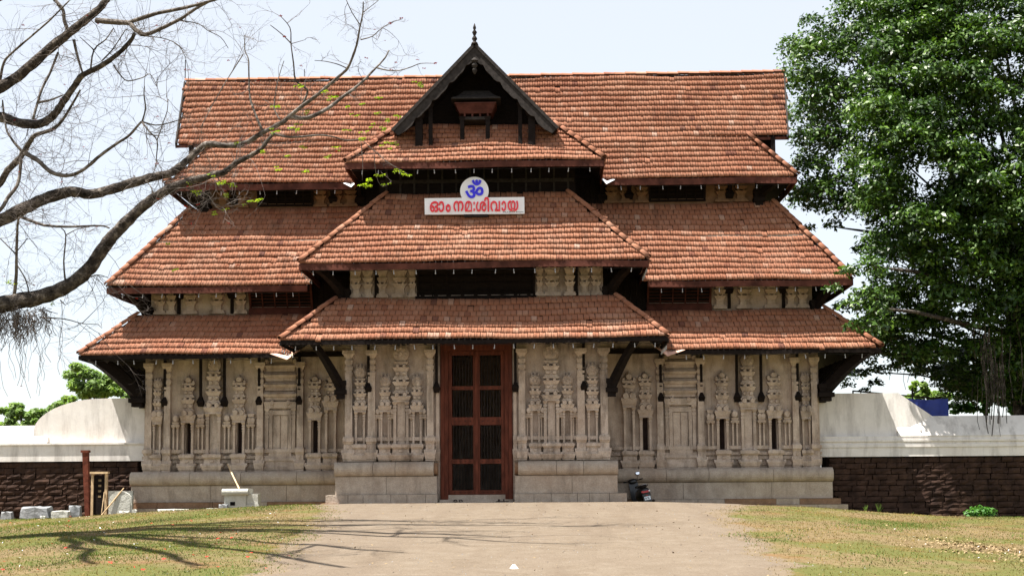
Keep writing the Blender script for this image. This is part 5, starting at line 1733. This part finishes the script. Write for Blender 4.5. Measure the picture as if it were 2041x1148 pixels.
# ------------------------------------------------------------------ bare silk-cotton tree on the left, in front of the gatehouse
TREE_Y = -14.0
BRANCHES = [  # points in photo pixels from the attached end outwards, start width, end width (pixels)
 ([(-300, 420), (-180, 300), (-70, 215), (0, 174), (34, 154), (75, 118), (127, 75), (168, 43), (197, 18), (215, -4), (250, -60)], 34, 13),
 ([(-300, 560), (-160, 590), (-60, 608), (0, 607), (40, 600), (80, 592), (120, 578), (150, 560), (180, 533), (205, 497), (225, 470), (250, 445), (280, 415), (310, 393), (335, 378), (360, 368), (385, 360), (405, 355), (430, 347), (448, 343), (472, 324), (500, 310), (519, 298), (533, 281), (545, 266)], 46, 7),
 ([(-300, 520), (-150, 490), (-60, 460), (0, 440), (40, 420), (70, 405), (100, 393), (140, 382), (180, 387), (220, 378), (260, 366), (310, 352), (340, 345), (355, 335), (375, 318), (395, 300), (403, 294)], 36, 14),
 ([(-300, 300), (-140, 230), (-40, 226), (0, 233), (23, 241), (50, 247), (75, 248), (95, 240), (110, 227), (125, 205), (150, 170), (165, 150), (200, 133), (235, 108), (258, 85), (268, 68)], 30, 8),
 ([(-300, 500), (-120, 430), (-40, 395), (0, 365), (15, 340), (40, 315), (55, 290), (70, 270), (95, 262), (118, 248), (140, 215), (160, 180)], 24, 4),
 ([(400, 296), (406, 291), (420, 287), (443, 290), (475, 290), (500, 280), (521, 266), (561, 245), (580, 230), (603, 211), (632, 190), (657, 169), (679, 150), (693, 136), (705, 108), (712, 85), (717, 56), (723, 28), (724, 4)], 15, 2.5),
 ([(192, 41), (231, 45), (258, 47), (270, 60), (290, 69), (320, 58), (360, 38), (390, 18), (430, -4)], 13, 6),
 ([(258, 45), (310, 28), (360, 18), (400, 8), (440, -3)], 9, 5),
 ([(50, 305), (75, 320), (100, 342), (125, 350), (150, 347), (175, 332), (200, 310), (235, 285), (258, 270), (278, 247), (283, 243)], 10, 4),
 ([(283, 243), (310, 250), (340, 245), (366, 236)], 3.5, 2), ([(283, 243), (290, 217), (287, 190), (288, 172)], 4, 2), ([(283, 243), (297, 262), (313, 280), (312, 310), (311, 332)], 4, 2),
 ([(313, 280), (325, 245), (333, 222), (335, 198)], 2.5, 1.5),
 ([(42, 303), (40, 345), (33, 372), (15, 395), (5, 413), (-20, 440)], 7, 8), ([(42, 300), (25, 280), (12, 255), (5, 200)], 6, 3),
 ([(0, 160), (8, 125), (25, 105), (60, 75), (98, 42), (138, 2)], 6, 3), ([(135, 62), (128, 40), (125, 20), (105, -4)], 8, 7), ([(147, 80), (155, 115), (165, 147)], 6, 4),
 ([(116, 105), (100, 145), (85, 175), (75, 205), (66, 238)], 5, 6), ([(75, 205), (100, 200), (125, 190)], 6, 3),
 ([(180, 143), (187, 100), (210, 80), (226, 57)], 4, 2), ([(187, 100), (160, 75)], 2.5, 1.5), ([(205, 120), (225, 98), (250, 60)], 3.5, 2), ([(226, 130), (240, 150), (255, 162), (285, 155), (298, 148), (310, 165), (318, 190)], 3.2, 1.2),
 ([(360, 42), (395, 48), (415, 62), (440, 75), (455, 97)], 2.6, 1.2), ([(280, 72), (320, 76), (345, 84), (360, 94)], 2.6, 1.2),
 ([(578, 232), (608, 236), (636, 226), (660, 212), (681, 195), (702, 180), (726, 160), (742, 143), (756, 129), (768, 115), (775, 101)], 9, 2.5),
 ([(752, 136), (773, 141), (796, 141), (820, 134), (839, 127), (868, 127)], 3.5, 1.3), ([(719, 80), (742, 73), (756, 61), (777, 47), (803, 38)], 2.6, 1.2),
 ([(719, 52), (702, 26), (690, 0)], 2.5, 1.5), ([(723, 26), (754, 2)], 2, 1.2), ([(690, 136), (674, 129), (650, 123), (627, 121)], 2.8, 1.2),
 ([(603, 209), (613, 183), (606, 174), (589, 160), (585, 127), (580, 89), (578, 56), (559, 33)], 5, 1.6), ([(580, 87), (561, 68), (538, 50)], 3, 1.4), ([(580, 88), (608, 80)], 2, 1),
 ([(523, 260), (509, 228), (498, 193), (496, 146), (495, 118), (488, 101), (488, 73)], 5, 1.8), ([(484, 110), (451, 162), (420, 216), (400, 255)], 2.5, 1.5), ([(559, 240), (547, 219), (548, 195), (556, 153), (566, 122)], 3.2, 1.5),
 ([(540, 265), (570, 273), (601, 273), (632, 270), (660, 272), (690, 280), (719, 278)], 5.5, 2), ([(719, 279), (723, 324), (722, 360)], 1.8, 1), ([(722, 280), (768, 320), (796, 338), (815, 348)], 1.8, 1), ([(745, 300), (750, 350), (762, 372), (780, 362)], 1.6, 0.8),
 ([(30, 428), (75, 445), (95, 450), (140, 452), (200, 450), (218, 455)], 7, 3), ([(27, 597), (32, 555), (33, 510), (35, 450), (38, 435)], 7, 4.5), ([(30, 505), (0, 475)], 3, 2), ([(32, 503), (55, 475)], 2.5, 1.5), ([(35, 530), (52, 560), (60, 598)], 3, 2.5),
 ([(130, 562), (127, 520), (131, 469), (122, 455)], 4, 2), ([(131, 469), (154, 457), (180, 452)], 2.5, 1.2), ([(80, 632), (130, 636), (165, 645), (195, 646)], 3, 1.2), ([(165, 643), (188, 620), (206, 600)], 1.6, 0.8), ([(172, 648), (190, 660), (206, 668)], 1.4, 0.7), ([(120, 598), (130, 608)], 3, 1.5),
 ([(350, 362), (380, 378), (415, 390), (430, 412), (452, 424)], 3, 1), ([(305, 395), (302, 375), (290, 360)], 3.5, 1.5), ([(180, 552), (195, 548), (215, 553)], 3, 1.2), ([(265, 368), (268, 350)], 3, 2), ([(430, 345), (440, 365), (455, 372)], 2.5, 1),
]
tree_base_x = U(-300, 900, TREE_Y).x
tz = gz(tree_base_x, TREE_Y)
TR = empty('silk_cotton_tree', (tree_base_x, TREE_Y, tz), 'large bare tree with dark limbs and red flowers reaching in from the left', 'tree')
m = MB()
top = U(-300, 150, TREE_Y)
m.tube([(tree_base_x, TREE_Y, tz - 0.3), (tree_base_x, TREE_Y, tz + 0.4), (tree_base_x + 0.05, TREE_Y, tz + 2.0), (tree_base_x, TREE_Y, 4.5), (tree_base_x - 0.1, TREE_Y, 7.5), (tree_base_x - 0.05, TREE_Y, top.z)], [0.85, 0.55, 0.45, 0.42, 0.34, 0.22], 16)
m.build('trunk', 'bark_pale', TR, True)
twr = random.Random(5)
NODES = []                                            # (px, py, Y) along built branches
TIPS = []
def catmull(pts, per=4):
    P = [np.array(p, float) for p in pts]; out = []
    for i in range(len(P) - 1):
        a, b, c, d = P[max(i - 1, 0)], P[i], P[i + 1], P[min(i + 2, len(P) - 1)]
        for k in range(per):
            t = k / per
            out.append(0.5 * ((2 * b) + (-a + c) * t + (2 * a - 5 * b + 4 * c - d) * t * t + (-a + 3 * b - 3 * c + d) * t ** 3))
    out.append(P[-1]); return out
for bi, (pts, w0, w1) in enumerate(BRANCHES):
    sx, sy = pts[0]
    if sx < -200: Y0 = TREE_Y
    else:
        q = min(NODES, key=lambda n: (n[0] - sx) ** 2 + (n[1] - sy) ** 2)
        Y0 = q[2]
    L = sum(math.hypot(pts[i + 1][0] - pts[i][0], pts[i + 1][1] - pts[i][1]) for i in range(len(pts) - 1)) / 85.0
    drift = twr.uniform(-0.45, 0.45) * L
    if bi in (1, 2): drift = (-1.0, 1.2)[bi - 1]
    sm = catmull(pts, 4 if w0 > 5 else 3)
    W, Rr = [], []
    for k, (px, py) in enumerate(sm):
        t = k / (len(sm) - 1)
        Y = Y0 + drift * t
        p = U(px, py, Y); sc_ = (Y - CAM_LOC[1]) / CAM_F
        w = (w0 * (1 - t) ** 1.0 + w1 * t)
        if w0 > 20: w = w0 + (w1 - w0) * (t ** 0.75)
        jit = 0.04 * w * sc_
        W.append(p + Vector((twr.uniform(-jit, jit), 0, twr.uniform(-jit, jit)))); Rr.append(w * sc_ / 2 * twr.uniform(0.93, 1.08))
        NODES.append((px, py, Y, w))
    TIPS.append(NODES[-1])
    if w0 > 12: Rr = [q_ * 0.92 for q_ in Rr]
    m = MB(); m.tube(W, Rr, 12 if w0 > 15 else (8 if w0 > 5 else 5))
    m.build('branch', 'bark_limb' if bi in (0, 1, 2, 3, 4) else 'bark_pale', TR, True)
# limbs that spread towards the viewer, above the picture; their shade falls on the grass
OVER = []
for k, (ex, ey, ez) in enumerate(((-3.5, -19.0, 12.5), (-5.0, -22.5, 12.0), (-8.5, -24.5, 12.5), (-1.5, -16.5, 13.5), (-9.5, -21.0, 13.5), (-2.5, -21.0, 13.8), (-7.0, -17.5, 12.8), (-10.5, -24.0, 12.4), (-6.0, -25.0, 12.6))):
    a = Vector((tree_base_x, TREE_Y, 11.0 + 0.15 * k)); b = Vector((ex, ey, ez + 0.6))
    P = []
    for j in range(11):
        t = j / 10
        p = a.lerp(b, t); p.z = a.z + (b.z - a.z) * t ** 0.6
        p += Vector((twr.uniform(-0.2, 0.2), twr.uniform(-0.2, 0.2), twr.uniform(-0.1, 0.1))) * (1 if 0 < j < 10 else 0)
        P.append(p)
    r0 = twr.uniform(0.18, 0.30)
    MB().tube(P, [r0 * (1 - 0.75 * j / 10) for j in range(11)], 9).build('branch', 'bark_limb', TR, True)
    OVER += P[4:]
    for q in range(4):
        s0 = P[twr.randint(4, 9)]; d = Vector((twr.uniform(-0.2, 1), twr.uniform(-1, 0.4), twr.uniform(0.0, 0.5))).normalized()
        Q = [s0 + d * (i * 0.5) + Vector((twr.uniform(-.1, .1), twr.uniform(-.1, .1), twr.uniform(-.05, .1))) * i for i in range(6)]
        Q[0] = s0
        MB().tube(Q, [0.06 * (1 - 0.8 * i / 5) for i in range(6)], 6).build('branch', 'bark_pale', TR, True)
        OVER += Q[2:]
# twigs grown off the branches: fine, curling
m = MB(); flower_at = []; leaf_at = []
cand = [n for n in NODES if n[0] > -60 and n[3] < 40]
def twig(p, d, L, r, depth):
    pts = [p.copy()]; n = 6; cv = Vector((twr.uniform(-0.32, 0.32), twr.uniform(-0.2, 0.2), twr.uniform(-0.28, 0.34)))
    for k in range(n):
        d = (d + cv + Vector((twr.uniform(-0.14, 0.14), twr.uniform(-0.1, 0.1), twr.uniform(-0.14, 0.14)))).normalized()
        p = p + d * (L / n); pts.append(p.copy())
        if depth > 0 and twr.random() < 0.55:
            s_ = (d + Vector((twr.uniform(-1.0, 1.0), twr.uniform(-0.7, 0.7), twr.uniform(-0.9, 0.9)))).normalized()
            twig(p.copy(), s_, L * twr.uniform(0.3, 0.6), r * 0.6, depth - 1)
    m.tube(pts, [r * (1 - 0.7 * k / n) for k in range(n + 1)], 4, False)
    if depth <= 1:
        flower_at.append(pts[-1]); leaf_at.append(pts[-1])
for k in range(680):
    n = twr.choice(cand)
    if n[0] > 540 and twr.random() < 0.72: continue
    p = U(n[0], n[1], n[2])
    d = Vector((twr.uniform(-1, 1), twr.uniform(-0.7, 0.7), twr.uniform(-1, 0.9)))
    if n[0] < 450: d.x += 0.3; d.z -= 0.15
    twig(p, d.normalized(), twr.uniform(0.45, 1.5) * (0.6 if n[0] > 540 else 1.0), twr.uniform(0.004, 0.0085), 2)
for k in range(420):
    p = twr.choice(OVER); d = Vector((twr.uniform(-1, 1), twr.uniform(-1, 1), twr.uniform(0.0, 0.9))).normalized()
    nf_ = len(flower_at)
    twig(p.copy(), d, twr.uniform(0.5, 1.2), twr.uniform(0.008, 0.014), 1)
    del flower_at[nf_:]
# hanging tangle of roots under the lowest limb
for k in range(380):
    px = twr.uniform(-60, 95); py = 615 + twr.uniform(-5, 25)
    Y = TREE_Y - 0.1 + twr.uniform(-0.35, 0.35)
    p = U(px, py, Y); L = twr.uniform(0.15, 0.85) * (1.0 if px < 70 else 0.7); pts = [p]
    for j in range(6):
        p = p + Vector((twr.uniform(-0.10, 0.10), twr.uniform(-0.06, 0.06), -L / 6 + twr.uniform(-0.05, 0.06))); pts.append(p)
    m.tube(pts, twr.uniform(0.003, 0.009), 4, False)
for k in range(26):
    px = twr.uniform(-40, 120); Y = TREE_Y + twr.uniform(-0.4, 0.4)
    p = U(px, 640, Y); L = twr.uniform(0.9, 2.0); pts = [p]
    for j in range(9):
        p = p + Vector((twr.uniform(-0.07, 0.09), twr.uniform(-0.05, 0.05), -L / 9)); pts.append(p)
    m.tube(pts, twr.uniform(0.003, 0.006), 4, False); flower_at += [pts[-1], pts[5]]
o_ = m.build('twigs', 'twig', TR); tag(o_, kind='stuff')
# flowers: five curled petals each
fl_v, fl_f = [], []
def flower(c, s):
    for k in range(5):
        a = 2 * math.pi * k / 5 + twr.uniform(-0.2, 0.2); u = Vector((math.cos(a), math.sin(a) * 0.8, twr.uniform(-0.2, 0.7))).normalized()
        v = u.cross(Vector((0.2, 0.3, 1))).normalized() * s * 0.28
        n0 = len(fl_v)
        fl_v.extend([tuple(c), tuple(c + u * s * 0.5 + v), tuple(c + u * s + Vector((0, 0, -0.2 * s))), tuple(c + u * s * 0.5 - v)])
        fl_f.append((n0, n0 + 1, n0 + 2, n0 + 3))
twr.shuffle(flower_at)
for p in flower_at[:80]: flower(p, twr.uniform(0.03, 0.052))
for px, py in ((187, 541), (190, 505), (136, 563), (20, 600), (50, 599), (118, 392), (107, 393), (142, 380), (261, 277), (375, 372), (395, 408), (370, 411), (312, 327), (338, 286), (475, 529), (559, 33), (567, 74), (777, 47), (800, 37), (780, 139), (730, 116), (673, 187), (650, 158), (868, 127), (845, 137), (832, 120), (600, 132), (480, 337), (519, 337), (507, 337), (522, 314), (743, 279), (500, 244), (561, 300), (670, 303), (490, 290)):
    q = min(NODES, key=lambda n: (n[0] - px) ** 2 + (n[1] - py) ** 2)
    flower(U(px, py, q[2] - 0.05), 0.06)
o_ = link('flowers', fast_mesh('flowers', np.array(fl_v), np.array(fl_f), 'petal'), TR); tag(o_, kind='stuff')
# young leaves in little sprays
lv, lf = [], []
sprays = [(548, 213), (610, 222), (600, 250), (585, 255), (660, 195), (676, 192), (700, 208), (722, 210), (752, 198), (745, 222), (706, 228), (788, 230), (740, 250), (760, 255), (770, 240), (725, 262), (690, 255), (726, 280), (770, 287), (790, 285), (770, 295), (606, 296), (570, 310), (658, 312), (668, 298), (560, 337), (610, 340), (520, 300), (550, 260), (478, 285), (440, 285), (500, 400), (515, 400), (490, 405), (460, 365), (440, 360), (420, 350), (720, 368), (735, 360), (757, 345), (790, 338), (800, 343), (812, 348), (730, 372), (772, 365), (450, 385), (455, 418), (430, 425), (650, 180), (595, 170), (126, 82), (25, 560), (95, 600), (338, 485), (345, 535), (830, 160), (835, 170), (380, 365), (390, 385)]
for px, py in sprays:
    q = min(NODES, key=lambda n: (n[0] - px) ** 2 + (n[1] - py) ** 2)
    c = U(px + twr.uniform(-3, 3), py + twr.uniform(-3, 3), q[2] + twr.uniform(-0.2, 0.1))
    for j in range(twr.randint(2, 4)):
        cc_ = c + Vector((twr.uniform(-0.10, 0.10), twr.uniform(-0.08, 0.08), twr.uniform(-0.04, 0.04)))
        for k in range(5):
            a = -0.6 + 0.75 * k + twr.uniform(-0.2, 0.2)
            u = Vector((math.cos(a), twr.uniform(-0.4, 0.1), -abs(math.sin(a)) * 0.5)).normalized(); s_ = twr.uniform(0.05, 0.085)
            v = u.cross(Vector((0, 0.6, 0.8))).normalized() * s_ * 0.2
            n0 = len(lv); lv += [tuple(cc_), tuple(cc_ + u * s_ * 0.55 + v), tuple(cc_ + u * s_), tuple(cc_ + u * s_ * 0.55 - v)]; lf.append((n0, n0 + 1, n0 + 2, n0 + 3))
o_ = link('young_leaves', fast_mesh('young_leaves', np.array(lv), np.array(lf), 'leaf_young'), TR); tag(o_, kind='stuff')

# ------------------------------------------------------------------ great fig tree on the right
rf_ = random.Random(21)
def in_poly(x, y, poly):
    c = False; j = len(poly) - 1
    for i in range(len(poly)):
        if (poly[i][1] > y) != (poly[j][1] > y) and x < (poly[j][0] - poly[i][0]) * (y - poly[i][1]) / (poly[j][1] - poly[i][1]) + poly[i][0]: c = not c
        j = i
    return c
outline = [(1735, -160), (1712, 0), (1660, 45), (1625, 55), (1585, 95), (1592, 160), (1590, 250), (1595, 330), (1600, 400), (1680, 425), (1735, 470), (1730, 520), (1690, 560), (1680, 590), (1700, 640), (1735, 690), (1790, 700), (1830, 730), (1900, 770), (2000, 790), (2200, 800), (2330, 600), (2360, 200), (2250, -160)]
clumps = []
tries = 0
while len(clumps) < 560 and tries < 30000:
    tries += 1
    px, py = rf_.uniform(1570, 2340), rf_.uniform(-150, 800)
    if not in_poly(px, py, outline): continue
    # crown bulges towards the viewer in its middle
    cx_, cy_ = (px - 1950) / 400, (py - 330) / 480
    b = max(0.0, 1 - cx_ * cx_ - cy_ * cy_)
    Yf = 5.0 - 6.8 * math.sqrt(b)
    Y = Yf + abs(rf_.gauss(0, 2.6))
    if px < 1730 and py < 540: Y = max(Y, 3.8)
    if px < 1760 and 500 < py < 660: Y = rf_.uniform(-3.4, -2.2)
    s_ = (Y + 45) / CAM_F
    r = rf_.uniform(30, 62) * s_
    if px < 1760 and 500 < py < 660: r = rf_.uniform(22, 38) * s_
    c = U(px, py, Y)
    if any((Vector(q[0]) - c).length < 0.40 * (q[1] + r) for q in clumps): continue
    clumps.append((tuple(c), r))
# thin sprays in the sky gap and over the wall
for px, py, rr_, Y in ((1615, 45, 26, 5), (1575, 85, 18, 5), (1625, 415, 26, 5), (1660, 452, 20, 5.5), (1612, 455, 14, 5), (1605, 385, 22, 5), (1720, 500, 22, 4.5), (1655, 520, 9, 5),
                       (1660, 578, 20, -3), (1690, 545, 22, -3), (1745, 765, 16, 5), (1725, 780, 12, 5), (1770, 690, 26, 4), (1810, 720, 24, 4), (1850, 745, 22, 5), (1900, 770, 30, 5), (1960, 780, 30, 5), (2010, 760, 40, 4), (1860, 700, 36, 3), (1930, 730, 36, 3), (1700, 655, 24, 3), (1725, 690, 26, 4), (1690, 690, 16, 4), (1760, 660, 34, 4), (1715, 745, 18, 5), (1690, 770, 14, 6), (1830, 690, 34, 4), (1985, 790, 34, 6), (1930, 800, 26, 7), (2030, 800, 34, 5), (1890, 745, 30, 6), (1720, 720, 26, 6), (1745, 742, 22, 6), (1700, 752, 22, 7), (1738, 700, 28, 5), (1775, 735, 20, 6), (1660, 760, 24, 8), (1790, 705, 26, 5), (1670, 720, 30, 8)):
    clumps.append((tuple(U(px, py, Y)), rr_ * (Y + 45) / CAM_F))
for k in range(46):
    px, py, Y = rf_.uniform(1800, 2120), rf_.uniform(700, 815), rf_.uniform(4, 9)
    if px < 1900 and py > 745: continue
    clumps.append((tuple(U(px, py, Y)), rf_.uniform(22, 38) * (Y + 45) / CAM_F))
for k in range(16):
    px, py, Y = rf_.uniform(1680, 1800), rf_.uniform(600, 715), rf_.uniform(4, 8)
    clumps.append((tuple(U(px, py, Y)), rf_.uniform(18, 30) * (Y + 45) / CAM_F))
tcx = U(2060, 700, 7.0).x
FT = empty('fig_tree', (tcx, 7.0, -0.5), 'huge dense green fig tree rising behind the right compound wall', 'tree')
cen = [c for c, r in clumps]; rad = [(r * 1.12, r * 1.05, r * 0.80) for c, r in clumps]
V, Fq = leaf_cloud(250000, cen, rad, 0.20, seed=5, shell=0.45, droop=0.35, low=-0.35)
o_ = link('foliage', fast_mesh('foliage', V, Fq, 'leaf_ficus'), FT); tag(o_, kind='stuff')
m = MB()
m.tube([(tcx, 7, -0.8), (tcx, 7, 0.3), (tcx + 0.1, 7, 2.5), (tcx - 0.1, 7, 5.0), (tcx, 7, 8.0), (tcx + 0.2, 7, 12.0)], [1.6, 1.15, 0.9, 0.8, 0.6, 0.3], 16)
m.build('trunk', 'bark_limb', FT, True)
for k, (c, r) in enumerate(rf_.sample(clumps, 46)):
    z0 = rf_.uniform(3.0, 10.0); a = Vector((tcx, 7, min(z0, c[2] - 0.3))); b = Vector(c)
    mid = a.lerp(b, 0.5) + Vector((rf_.uniform(-0.6, 0.6), rf_.uniform(-0.5, 0.5), rf_.uniform(-0.2, 0.6)))
    P = [a, a.lerp(mid, 0.5) + Vector((0, 0, 0.15)), mid, mid.lerp(b, 0.5) + Vector((0, 0, 0.15)), b]
    r0 = rf_.uniform(0.08, 0.22)
    MB().tube(P, [r0, r0 * 0.8, r0 * 0.55, r0 * 0.35, 0.02], 8).build('branch', 'bark_limb', FT, True)
m = MB()
for k in range(64):
    px = rf_.choice([rf_.uniform(1940, 2041), rf_.uniform(1940, 2041), rf_.uniform(1760, 2041)]); Y = rf_.uniform(0.3, 6) if px > 1930 else rf_.uniform(2, 6)
    p = U(px, rf_.uniform(560, 700), Y); L = rf_.uniform(0.8, 2.6); pts = [p]
    for j in range(6):
        p = p + Vector((rf_.uniform(-0.08, 0.08), rf_.uniform(-0.05, 0.05), -L / 6)); pts.append(p)
    m.tube(pts, rf_.uniform(0.006, 0.02), 4, False)
for k in range(34):
    px = rf_.gauss(1978, 14); p = U(px, rf_.uniform(640, 760), 0.25 + rf_.uniform(-0.1, 0.1)); pts = [p]; L = rf_.uniform(0.9, 2.2)
    for j in range(6):
        p = p + Vector((rf_.uniform(-0.06, 0.06), rf_.uniform(-0.02, 0.02), -L / 6)); pts.append(p)
    m.tube(pts, rf_.uniform(0.006, 0.018), 4, False)
o_ = m.build('aerial_roots', 'bark_limb', FT); tag(o_, kind='stuff')

# ------------------------------------------------------------------ trees beyond the walls
def far_tree(name, label, cl, Y, mat, leaf, N, seed, trunk_px):
    tx = U(trunk_px, 900, Y).x
    T_ = empty(name, (tx, Y, gz(tx, Y)), label, 'tree', 'trees beyond the compound wall')
    c_, r_ = [], []
    q = random.Random(seed)
    for px, py, rr_ in cl:
        s_ = (Y + 45) / CAM_F
        for j in range(9):
            a = q.uniform(0, 6.28); k = q.uniform(0.3, 0.95) * rr_
            yy = Y + q.uniform(-1, 1) * rr_ * s_
            c_.append(tuple(U(px + k * math.cos(a), py + 0.8 * k * math.sin(a), yy))); w_ = rr_ * q.uniform(0.28, 0.48) * s_
            r_.append((w_, w_, w_ * 0.75))
    V, Fq = leaf_cloud(N, c_, r_, leaf, seed=seed, shell=0.4)
    o_ = link('foliage', fast_mesh('foliage', V, Fq, mat), T_); tag(o_, kind='stuff')
    topz = max(c[2] for c in c_)
    MB().tube([(tx, Y, gz(tx, Y) - 0.2), (tx, Y, 1.5), (tx + 0.1, Y, topz - 1.0)], [0.35, 0.28, 0.12], 10).build('trunk', 'bark_limb', T_, True)
    for k in range(6):
        c = q.choice(c_); MB().tube([(tx, Y, topz * 0.45), Vector((tx, Y, topz * 0.5)).lerp(Vector(c), 0.5), c], [0.12, 0.07, 0.02], 6).build('branch', 'bark_limb', T_)
far_tree('leafy_tree', 'rounded light green tree behind the hump of the left wall', [(165, 758, 38), (205, 765, 34), (245, 790, 34), (190, 790, 36), (270, 800, 28)], 24, 'leaf_pale', 0.26, 9000, 41, 200)
far_tree('leafy_tree', 'lower light green tree at the far left above the white wall', [(28, 822, 24), (60, 836, 28), (100, 826, 26), (130, 806, 22), (15, 845, 26)], 30, 'leaf_pale', 0.28, 6000, 42, 55)
far_tree('leafy_tree', 'pale sunlit bush beyond the blue tarpaulin', [(1832, 775, 18), (1850, 790, 20), (1820, 795, 16), (1880, 790, 22)], 14, 'leaf_pale', 0.22, 3500, 43, 1845)
far_tree('leafy_tree', 'dark undergrowth beneath the fig tree right of the tarpaulin', [(1925, 805, 26), (1975, 800, 30), (2030, 800, 34), (1895, 812, 16), (2080, 800, 40)], 9, 'leaf_bush', 0.20, 7000, 44, 1970)

# ------------------------------------------------------------------ grass, fallen flowers, dry leaves
def blades(N, region, mat, name, label, h0, h1, w, seed, keep):
    r = np.random.default_rng(seed)
    x = r.uniform(region[0], region[1], N); y = region[2] + (region[3] - region[2]) * r.random(N) ** 0.8
    l, rr_ = path_edges(y)
    soft = np.abs(r.normal(0, 0.8, N)) - 0.35
    out = (x < l - soft) | (x > rr_ + soft)
    out &= keep(x, y, r)
    out &= ~((y > -2.95) & (np.abs(x) < 12.5))
    x, y = x[out], y[out]; n = len(x)
    z = ground_z(x, y) - 0.005
    a = r.uniform(0, 6.28, n); h = r.uniform(h0, h1, n); ww = w * r.uniform(0.6, 1.3, n)
    lx, ly = r.normal(0, 0.6, n) * h, r.normal(0, 0.6, n) * h
    P0 = np.stack([x - ww * np.cos(a), y - ww * np.sin(a), z], 1); P1 = np.stack([x + ww * np.cos(a), y + ww * np.sin(a), z], 1)
    P2 = np.stack([x + lx, y + ly, z + h], 1)
    V = np.stack([P0, P1, P2], 1).reshape(-1, 3)
    o_ = link(name, fast_mesh(name, V, np.arange(n * 3).reshape(-1, 3), mat)); tag(o_, label, 'grass', kind='stuff')
def patch(x, y, s, ph):
    return np.sin(x * s + ph) * np.cos(y * s * 0.8 - ph) + 0.6 * np.sin(x * s * 2.3 - y * s * 1.7 + ph * 2)
blades(170000, (-20, 20, -30, -1.2), 'grass_blade', 'dry_grass', 'short dry grass on both sides of the path', 0.015, 0.05, 0.010, 1, lambda x, y, r: r.random(len(x)) < 0.85)
blades(190000, (-20, 20, -30, -1.0), 'grass_green', 'green_grass', 'short green grass in patches left and right of the path', 0.02, 0.06, 0.010, 2, lambda x, y, r: patch(x, y, 0.55, 1.3) + 0.35 * r.normal(size=len(x)) + np.where(x < 0, 0.32, -0.45) > 0.35)

FL = []
for k in range(3):
    fl_v, fl_f = [], []
    flower(Vector((0, 0, 0.02)), 0.048)
    FL.append(fast_mesh('fallen_flower', np.array(fl_v), np.array(fl_f), 'petal'))
for k in range(44):
    px, py = twr.uniform(0, 620), twr.uniform(1025, 1140)
    # march down the ray to the ground
    best = min(np.arange(-24, -3, 0.1), key=lambda Y: abs(U(px, py, Y).z - gz(U(px, py, Y).x, Y)))
    p = U(px, py, float(best)); l_, r__ = path_edges(float(best))
    far_ = best > -9
    s_ = twr.uniform(0.6, 1.15)
    o_ = link('fallen_flower', twr.choice(FL), None, Matrix.Translation((p.x, float(best), gz(p.x, float(best)) + 0.02)) @ Matrix.Rotation(twr.uniform(0, 6), 4, 'Z') @ Matrix.Diagonal((s_, s_, s_, 1)))
    tag(o_, 'small red flower fallen on the ground to the left of the path', 'flower', 'fallen red flowers on the left grass')

def bits(N, sampler, mat, name, label, s0, s1, seed):
    r = np.random.default_rng(seed)
    x, y = sampler(r, N); z = ground_z(x, y) + 0.012
    nrm = np.array([0, 0, 1.0]) + 0.5 * r.normal(size=(N, 3)); nrm /= np.linalg.norm(nrm, axis=1)[:, None]
    t = np.cross(nrm, r.normal(size=(N, 3))); t /= np.linalg.norm(t, axis=1)[:, None]; b = np.cross(nrm, t)
    s = r.uniform(s0, s1, N)[:, None]; P = np.stack([x, y, z + 0.01], 1)
    V = np.stack([P - t * s, P + b * s * 0.5, P + t * s, P - b * s * 0.5], 1).reshape(-1, 3)
    o_ = link(name, fast_mesh(name, V, np.arange(N * 4).reshape(-1, 4), mat)); tag(o_, label, 'litter', kind='stuff')
bits(1600, lambda r, N: (r.uniform(-4, 8, N), r.uniform(-27, -4, N)), 'rock_grey', 'path_grit', 'fine grit lying on the earth path', 0.006, 0.018, 7)
bits(900, lambda r, N: (r.uniform(-4, 8, N), r.uniform(-27, -4, N)), 'straw', 'path_debris', 'tiny pale debris lying on the earth path', 0.006, 0.016, 8)
bits(140, lambda r, N: (r.uniform(-15, -3, N), r.uniform(-24, -4, N)), 'paper', 'white_petals', 'tiny white bits strewn over the left grass', 0.012, 0.035, 1)
bits(700, lambda r, N: (r.uniform(-16, 17, N), r.uniform(-26, -3, N)), 'straw', 'dry_leaves', 'tiny dry leaves scattered over ground and path', 0.012, 0.04, 2)
hx = U(1945, 1095, -17.5).x
bits(520, lambda r, N: (r.normal(hx, 0.55, N), r.normal(-17.5, 1.1, N)), 'straw', 'dry_leaf_heap', 'patch of dry leaves on the grass at the lower right', 0.02, 0.05, 3)
bits(40, lambda r, N: (r.normal(hx, 0.9, N), r.normal(-16.5, 2.0, N)), 'paper', 'white_scraps', 'white scraps among the dry leaves at the lower right', 0.012, 0.035, 4)
